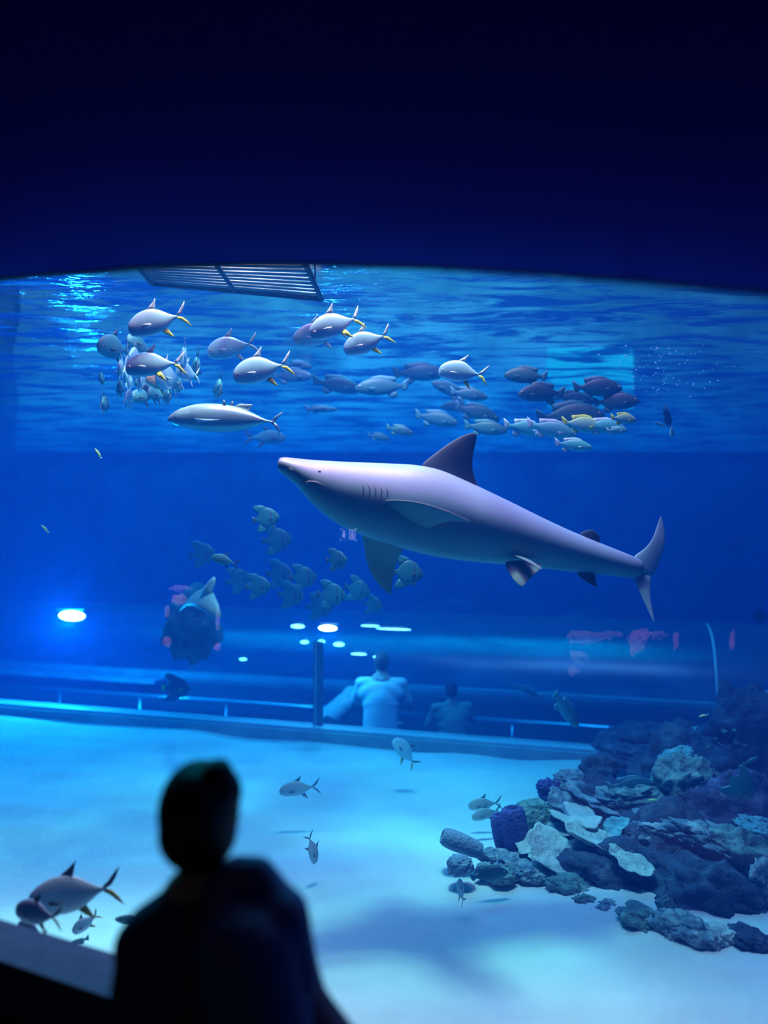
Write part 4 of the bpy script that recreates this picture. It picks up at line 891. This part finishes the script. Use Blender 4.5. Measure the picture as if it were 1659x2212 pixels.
# foot of the reef
rock(1228, 1927, 104, 62, 4.55, m_rkg, 'grey-green rock at the left foot of the reef, on pale sand', 22)
rock(1268, 1955, 62, 38, 4.4, m_rkg, 'small greenish stone just below the grey-green rock at the reef foot', 25, name='stone', cat='stone')
rock(1318, 1968, 74, 38, 4.35, m_rkm, 'mottled stone between two greenish ones along the reef foot', 15, name='stone', cat='stone')
rock(1395, 1992, 130, 50, 4.2, m_rkg, 'long greenish rock with a pointed fin-like top along the sand', 24)
rock(1470, 2010, 110, 74, 4.1, m_rkm, 'mottled rock with pale patches at the middle of the reef foot', 15, ridge=.2)
rock(1512, 2022, 110, 60, 4.02, m_rkm, 'front rock of the reef foot, reaching farthest onto the sand', 20, ridge=.2)
rock(1562, 2018, 90, 40, 4.05, m_plate, 'pale stone at the sand line right of the front rock', 10, name='stone', cat='stone')
rock(1625, 2030, 110, 36, 4.0, m_rk, 'low dark rock at the lower right corner of the reef', 10)
rock(1440, 1960, 40, 46, 4.3, m_rkg, 'little upright green stone behind the mottled rock of the reef foot', -20, name='stone', cat='stone')
# left end
rock(1152, 1768, 96, 80, 5.15, m_brain, 'round greenish brain coral behind the violet sponges', 5, name='brain_coral', cat='coral', rough=.12, fine=.06)
rock(1190, 1790, 70, 90, 5.2, m_rk, 'dark rock right of the brain coral', 0)
rock(1070, 1855, 66, 38, 4.85, m_rkm, 'grey-blue rubble stone below the violet sponges, left one', 5, name='stone', cat='stone')
rock(1110, 1872, 90, 54, 4.75, m_rkm, 'grey-blue rubble rock left of the large pale plate', 10)
rock(1085, 1893, 56, 34, 4.6, m_rkg, 'greenish stone at the sand line below the rubble', 0, name='stone', cat='stone')
rock(1150, 1888, 80, 44, 4.65, m_rkm, 'mottled stone under the large pale plate, at the sand line', 6, name='stone', cat='stone')
rock(1048, 1880, 40, 30, 4.65, m_rkm, 'small grey stone beside the tail of the grey fish', 0, name='stone', cat='stone')
rock(994, 1870, 54, 44, 4.6, m_log, 'small dark blue sponge with a ragged top on the sand, left of the reef', 0, name='sponge', cat='sponge', rough=.2, ridge=.15)
rock(1186, 1705, 50, 44, 5.35, m_spg, 'violet lump at the upper left corner of the plate stack', 0, name='coral_lump', cat='coral')
rock(1238, 1692, 74, 46, 5.4, m_plated, 'dull violet-grey coral head at the top of the plate stack', 15, name='coral_mound', cat='coral', ridge=.2)
# violet twin sponges and the lying grey-blue one
def lathe_sponge(px, py, w_, h_, d, m, label, tilt, lie=0):
    a = w_ * d / FPX / 2; h = h_ * d / FPX; mb = MB(); rs = []; pr = [(.0, .62), (.08, .80), (.35, .95), (.7, 1.0), (.9, .93), (.985, .72), (1.0, .52), (.96, .38), (.7, .30), (.62, .05)]
    for u, r_ in pr:
        rs.append([Vector((a * r_ * cos(2 * pi * k / 26) * (1 + .09 * noise.noise(Vector((k * .4, u * 3, px)))), a * r_ * .9 * sin(2 * pi * k / 26), h * u)) for k in range(26)])
    o = mb.rings(rs).build('sponge', m, mods=[('SUBSURF', dict(levels=1, render_levels=2))]); o.location = P(px, py, d); o.rotation_euler = (R(lie), R(tilt), 0); tag(o, label, 'sponge')
lathe_sponge(1090, 1838, 44, 80, 4.95, m_spg, 'smaller left lobe of the violet sponge pair', -8)
lathe_sponge(1120, 1858, 58, 114, 4.9, m_spg, 'taller right lobe of the violet sponge pair', -7)
lathe_sponge(1042, 1840, 44, 94, 4.75, m_log, 'grey-blue log-shaped sponge lying slanted on the sand', -68)
# ruffled plates
def plate(px, py, w_, dep, d, m, label, roll, pitch, ruf=.10, asp=1.0):
    """w_ wide in pixels; dep depth ratio; roll turns clockwise in the picture; pitch tips the near edge down"""
    SEED[0] += 1; sd = SEED[0]; a = w_ * d / FPX / 2; NR, NT = 10, 44; top = []; bot = []
    for i in range(NR + 1):
        for k in range(NT):
            th = 2 * pi * k / NT; r_ = i / NR; o3 = Vector((cos(th) * 1.2 + sd, sin(th) * 1.2, sd * 2.0)); e = 1 + .35 * noise.noise(o3) + .10 * noise.noise(o3 * 4)
            x = a * e * r_ * cos(th); y = a * dep * e * r_ * sin(th)
            z = a * (ruf * 2 * r_ ** 1.7 * noise.noise(Vector((cos(th) * 1.9, sin(th) * 1.9, sd + 5.0))) + .10 * r_ * r_ + .035 * noise.fractal(Vector((x, y, sd)) * 3 / a, 1, 2, 3))
            top.append(Vector((x, y, z))); bot.append(Vector((x * .97, y * .97, z - a * lerp(.42, .06, r_ ** .7))))
    rs = [top[i * NT:(i + 1) * NT] for i in range(NR + 1)] + [bot[i * NT:(i + 1) * NT] for i in range(NR, -1, -1)]
    o = MB().rings(rs).build('plate_coral', m); o.location = P(px, py, d)
    o.matrix_basis = Matrix.Translation(o.location) @ Matrix.Rotation(R(roll), 4, 'Y') @ Matrix.Rotation(R(pitch), 4, 'X'); tag(o, label, 'coral'); return o
plate(1192, 1838, 128, .9, 4.72, m_plate, 'largest pale coral plate, drooping like a tongue at the left of the stack', 30, 30, .10)
plate(1146, 1824, 62, .8, 4.8, m_plate, 'small pale lobe at the left shoulder of the drooping plate', -20, 24)
plate(1285, 1812, 130, .7, 4.8, m_plate, 'bright slim coral plate running down to the right in the middle of the stack', 22, 10, .10)
plate(1212, 1792, 56, .8, 4.95, m_plated, 'dull small plate between the drooping one and the long flat one', 8, 20)
plate(1245, 1762, 112, .8, 5.0, m_plate, 'long flat pale plate above the bright slim one', 6, 10, .07)
plate(1222, 1738, 94, .9, 5.1, m_plated, 'grey-blue tilted plate near the top left of the stack', 26, 22)
plate(1312, 1742, 92, .8, 5.15, m_plated, 'narrow pale plate at the top right of the stack', 16, 10)
plate(1330, 1722, 86, .8, 5.2, m_plated, 'uppermost thin plate of the stack, below the grouper', 8, 12)
plate(1262, 1715, 84, .8, 5.2, m_plated, 'mottled plate just under the violet-grey coral head', 20, 14)
plate(1335, 1845, 52, .9, 4.6, m_plate, 'short curled pale plate left of the lowest bright one', 30, 22)
plate(1372, 1868, 82, .8, 4.55, m_plate, 'lowest bright plate, at the right end of the stack', 16, 22)
plate(1330, 1785, 60, .9, 4.95, m_teal, 'teal crust at the right end of the long flat plate', -30, 22)
plate(1185, 1905, 60, .6, 4.62, m_plate, 'pale flat chip of coral on the sand below the stack', 14, 8)
# small tufts
random.seed(11)
def tuft(px, py, w_, d, m, label, group):
    SEED[0] += 1; c = P(px, py, d); a = w_ * d / FPX / 2; mb = MB()
    for k in range(7):
        th = random.uniform(0, 2 * pi); v = Vector((cos(th) * .8, sin(th) * .8 - .3, random.uniform(.3, 1))).normalized() * a * random.uniform(.7, 1.1)
        mb.capsule((0, 0, 0), v, a * .34, a * .2, 8)
    o = mb.build('coral_tuft', m); o.location = c; tag(o, label, 'coral', group)
for px, py, w_ in [(1511, 1892, 12), (1514, 1911, 11), (1535, 1907, 12), (1550, 1905, 13), (1577, 1898, 22), (1531, 1926, 11), (1543, 1937, 13), (1519, 1932, 8), (1590, 1967, 10), (1560, 1920, 8)]:
    tuft(px, py, w_, 4.42, m_teal, 'tiny pale coral tuft on the dark rock face just above the reef foot', 'coral tufts on the dark lower rock')
for px, py, w_ in [(1562, 1583, 18), (1585, 1580, 14), (1546, 1598, 14), (1558, 1612, 16), (1590, 1608, 14), (1607, 1612, 14), (1542, 1630, 12), (1590, 1600, 10), (1530, 1616, 12)]:
    tuft(px, py, w_, 5.75, m_rkg, 'tiny dim coral tuft on the tall dark rock at the top right of the reef', 'coral tufts on the upper rock')
# far rocks
rock(1400, 1615, 200, 90, 6.7, m_rk, 'dim rock beside the tunnel kerb behind the reef', 4)
rock(418, 1350, 105, 150, 7.9, mat('pillar_rock', (.05, .10, .13), .9, (.10, .17, .2), 6, bump=.5), 'blue-shaded coral pillar in front of the second shark at the left', 0, rough=.5)
# ---------------------------------------------------------------- things at the surface, on the glass and in the room
m_frame = mat('platform_frame', (.03, .05, .08), .6)
m_slat = mat('platform_slat', (.15, .3, .38), .5)
zt = 3.12
A_, B_, C_, D_ = S(330, 612, zt), S(695, 646, zt), S(655, 560, zt), S(285, 560, zt)
t = empty('floating_platform', (A_ + B_) / 2); tag(t, 'dark slatted platform frame floating at the surface above the highest fish', 'platform'); G = t.location.copy()
q = lambda u, v: A_.lerp(B_, u).lerp(D_.lerp(C_, u), v) - G
mb = MB()
for a, b in (((0, 0), (1, 0)), ((1, 0), (1, 1)), ((0, 0), (0, 1)), ((.0, .07), (1, .07))): mb.tube([q(*a), q(*b)], .016 if a[1] == 0 else .01, 8)
mb.build('frame', m_frame, t)
MB().tube([q(.47, 0), q(.47, 1)], .014, 8).build('crossbar', m_frame, t)
for k in range(9):
    v = .14 + k * .1; MB().tube([q(0, v), q(1, v)], .009, 6).build('slat', m_slat, t)
for u in (.0, 1.0): MB().tube([q(u, .4), q(u, .4) + Vector((0, 0, 3.5))], .006, 6).build('hanging_rod', m_frame, t)
# bubbles rising at the right
random.seed(8); mb = MB()
for k in range(85):
    px = random.gauss(1425, 50); py = random.gauss(800, 42)
    if k > 78: px, py = random.uniform(1330, 1590), random.uniform(760, 850)
    if not 745 < py < 860: py = random.uniform(750, 850)
    d = random.uniform(4.6, 5.4); r_ = random.uniform(.002, .005); mb.ball(P(px, py, d), (r_ * 1.5, r_, r_ * .8), 8)
o = mb.build('air_bubbles', mat('bubble_silver', (.35, .8, .95), .08, spec=1.0)); tag(o, 'swarm of tiny air bubbles rising under the surface at the right', 'bubbles', kind='stuff')
# black spot on the pane
c = on_win(1643, 1332) + WN * .004; mb = MB(); vs = []; rs = []
for h_, sc_ in ((0, 1), (.003, .9), (.004, .3)):
    rs.append([c + (WU * cos(2 * pi * k / 16) * (1 + .2 * sin(3 * k)) + Vector((0, 0, 1)) * sin(2 * pi * k / 16)) * .0058 * sc_ + WN * h_ for k in range(16)])
o = mb.rings(rs).build('glass_spot', mat('black_spot', (.005, .005, .005), .8)); tag(o, 'tiny black spot stuck to the window pane at the right edge', 'spot')

# a lit exit sign and a spot-lit coral display in the room, both seen only as reflections in the pane
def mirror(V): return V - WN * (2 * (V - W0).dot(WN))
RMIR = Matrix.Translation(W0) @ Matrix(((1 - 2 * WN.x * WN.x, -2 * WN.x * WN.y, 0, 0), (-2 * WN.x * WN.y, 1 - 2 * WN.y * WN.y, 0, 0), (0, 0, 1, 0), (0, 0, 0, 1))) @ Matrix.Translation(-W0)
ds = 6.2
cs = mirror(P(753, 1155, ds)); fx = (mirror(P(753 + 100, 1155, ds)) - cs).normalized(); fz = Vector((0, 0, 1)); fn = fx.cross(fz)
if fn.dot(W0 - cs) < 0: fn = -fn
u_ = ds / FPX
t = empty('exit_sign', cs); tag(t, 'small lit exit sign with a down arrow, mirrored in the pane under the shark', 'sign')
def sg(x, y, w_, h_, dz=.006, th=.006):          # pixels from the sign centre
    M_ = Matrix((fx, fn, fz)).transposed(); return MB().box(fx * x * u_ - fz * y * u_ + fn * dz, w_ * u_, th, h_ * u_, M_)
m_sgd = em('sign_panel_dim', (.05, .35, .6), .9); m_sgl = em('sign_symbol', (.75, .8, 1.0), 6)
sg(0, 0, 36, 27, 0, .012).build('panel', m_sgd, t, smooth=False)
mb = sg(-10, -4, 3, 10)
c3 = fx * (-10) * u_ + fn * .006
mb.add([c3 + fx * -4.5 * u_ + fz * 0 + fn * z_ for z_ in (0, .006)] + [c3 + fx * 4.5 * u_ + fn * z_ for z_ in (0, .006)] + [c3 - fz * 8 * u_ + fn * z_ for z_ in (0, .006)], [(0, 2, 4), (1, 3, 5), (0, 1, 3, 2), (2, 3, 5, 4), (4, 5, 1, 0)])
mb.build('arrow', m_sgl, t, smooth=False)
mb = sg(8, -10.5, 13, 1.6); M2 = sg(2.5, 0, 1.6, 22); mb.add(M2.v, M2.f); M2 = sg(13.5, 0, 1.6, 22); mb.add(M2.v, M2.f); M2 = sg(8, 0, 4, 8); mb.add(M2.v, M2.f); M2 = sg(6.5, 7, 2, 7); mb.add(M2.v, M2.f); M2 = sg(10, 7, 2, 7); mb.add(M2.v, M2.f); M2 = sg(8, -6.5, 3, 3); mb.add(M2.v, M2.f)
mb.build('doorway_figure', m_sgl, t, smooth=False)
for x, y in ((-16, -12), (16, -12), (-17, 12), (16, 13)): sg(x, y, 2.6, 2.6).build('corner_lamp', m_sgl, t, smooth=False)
# display corals
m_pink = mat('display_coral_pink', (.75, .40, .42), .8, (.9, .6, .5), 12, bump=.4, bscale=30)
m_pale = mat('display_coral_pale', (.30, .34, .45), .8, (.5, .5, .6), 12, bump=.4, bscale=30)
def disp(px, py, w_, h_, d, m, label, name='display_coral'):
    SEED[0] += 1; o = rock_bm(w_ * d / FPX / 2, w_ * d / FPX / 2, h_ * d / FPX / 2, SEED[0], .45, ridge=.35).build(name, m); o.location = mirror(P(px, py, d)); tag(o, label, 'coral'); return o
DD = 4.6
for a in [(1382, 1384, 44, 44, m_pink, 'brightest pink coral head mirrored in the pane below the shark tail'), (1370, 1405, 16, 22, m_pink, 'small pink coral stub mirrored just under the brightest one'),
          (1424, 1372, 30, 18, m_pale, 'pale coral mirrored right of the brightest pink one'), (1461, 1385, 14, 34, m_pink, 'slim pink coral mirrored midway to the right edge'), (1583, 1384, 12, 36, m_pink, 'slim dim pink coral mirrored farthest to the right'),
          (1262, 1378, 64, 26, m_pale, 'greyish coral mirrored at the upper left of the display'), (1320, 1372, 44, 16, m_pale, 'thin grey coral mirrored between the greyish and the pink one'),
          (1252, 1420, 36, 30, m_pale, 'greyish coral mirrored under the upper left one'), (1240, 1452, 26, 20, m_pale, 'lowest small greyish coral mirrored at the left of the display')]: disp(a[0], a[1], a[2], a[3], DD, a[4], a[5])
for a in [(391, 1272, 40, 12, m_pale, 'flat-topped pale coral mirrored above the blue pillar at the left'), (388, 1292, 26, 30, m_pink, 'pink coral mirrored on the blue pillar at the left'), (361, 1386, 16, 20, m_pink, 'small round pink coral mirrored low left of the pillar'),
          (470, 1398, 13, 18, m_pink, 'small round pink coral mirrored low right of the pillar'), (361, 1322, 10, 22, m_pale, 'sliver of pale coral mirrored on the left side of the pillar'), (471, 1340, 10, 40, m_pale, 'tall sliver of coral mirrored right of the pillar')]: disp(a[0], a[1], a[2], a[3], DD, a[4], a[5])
ca, cb = mirror(P(1390, 1400, DD)), mirror(P(410, 1330, DD))
for cc, wd in ((ca, 34), (cb, 16)):
    tow = (W0 - cc); tow.z = 0; tow.normalize()
    lamp('SPOT', 'display_spotlight', cc + tow * 1.1 + Vector((0, 0, .9)), 520, (1, .85, .95), aim=cc, spot_size=R(wd * 1.6), spot_blend=.3, shadow_soft_size=.02)
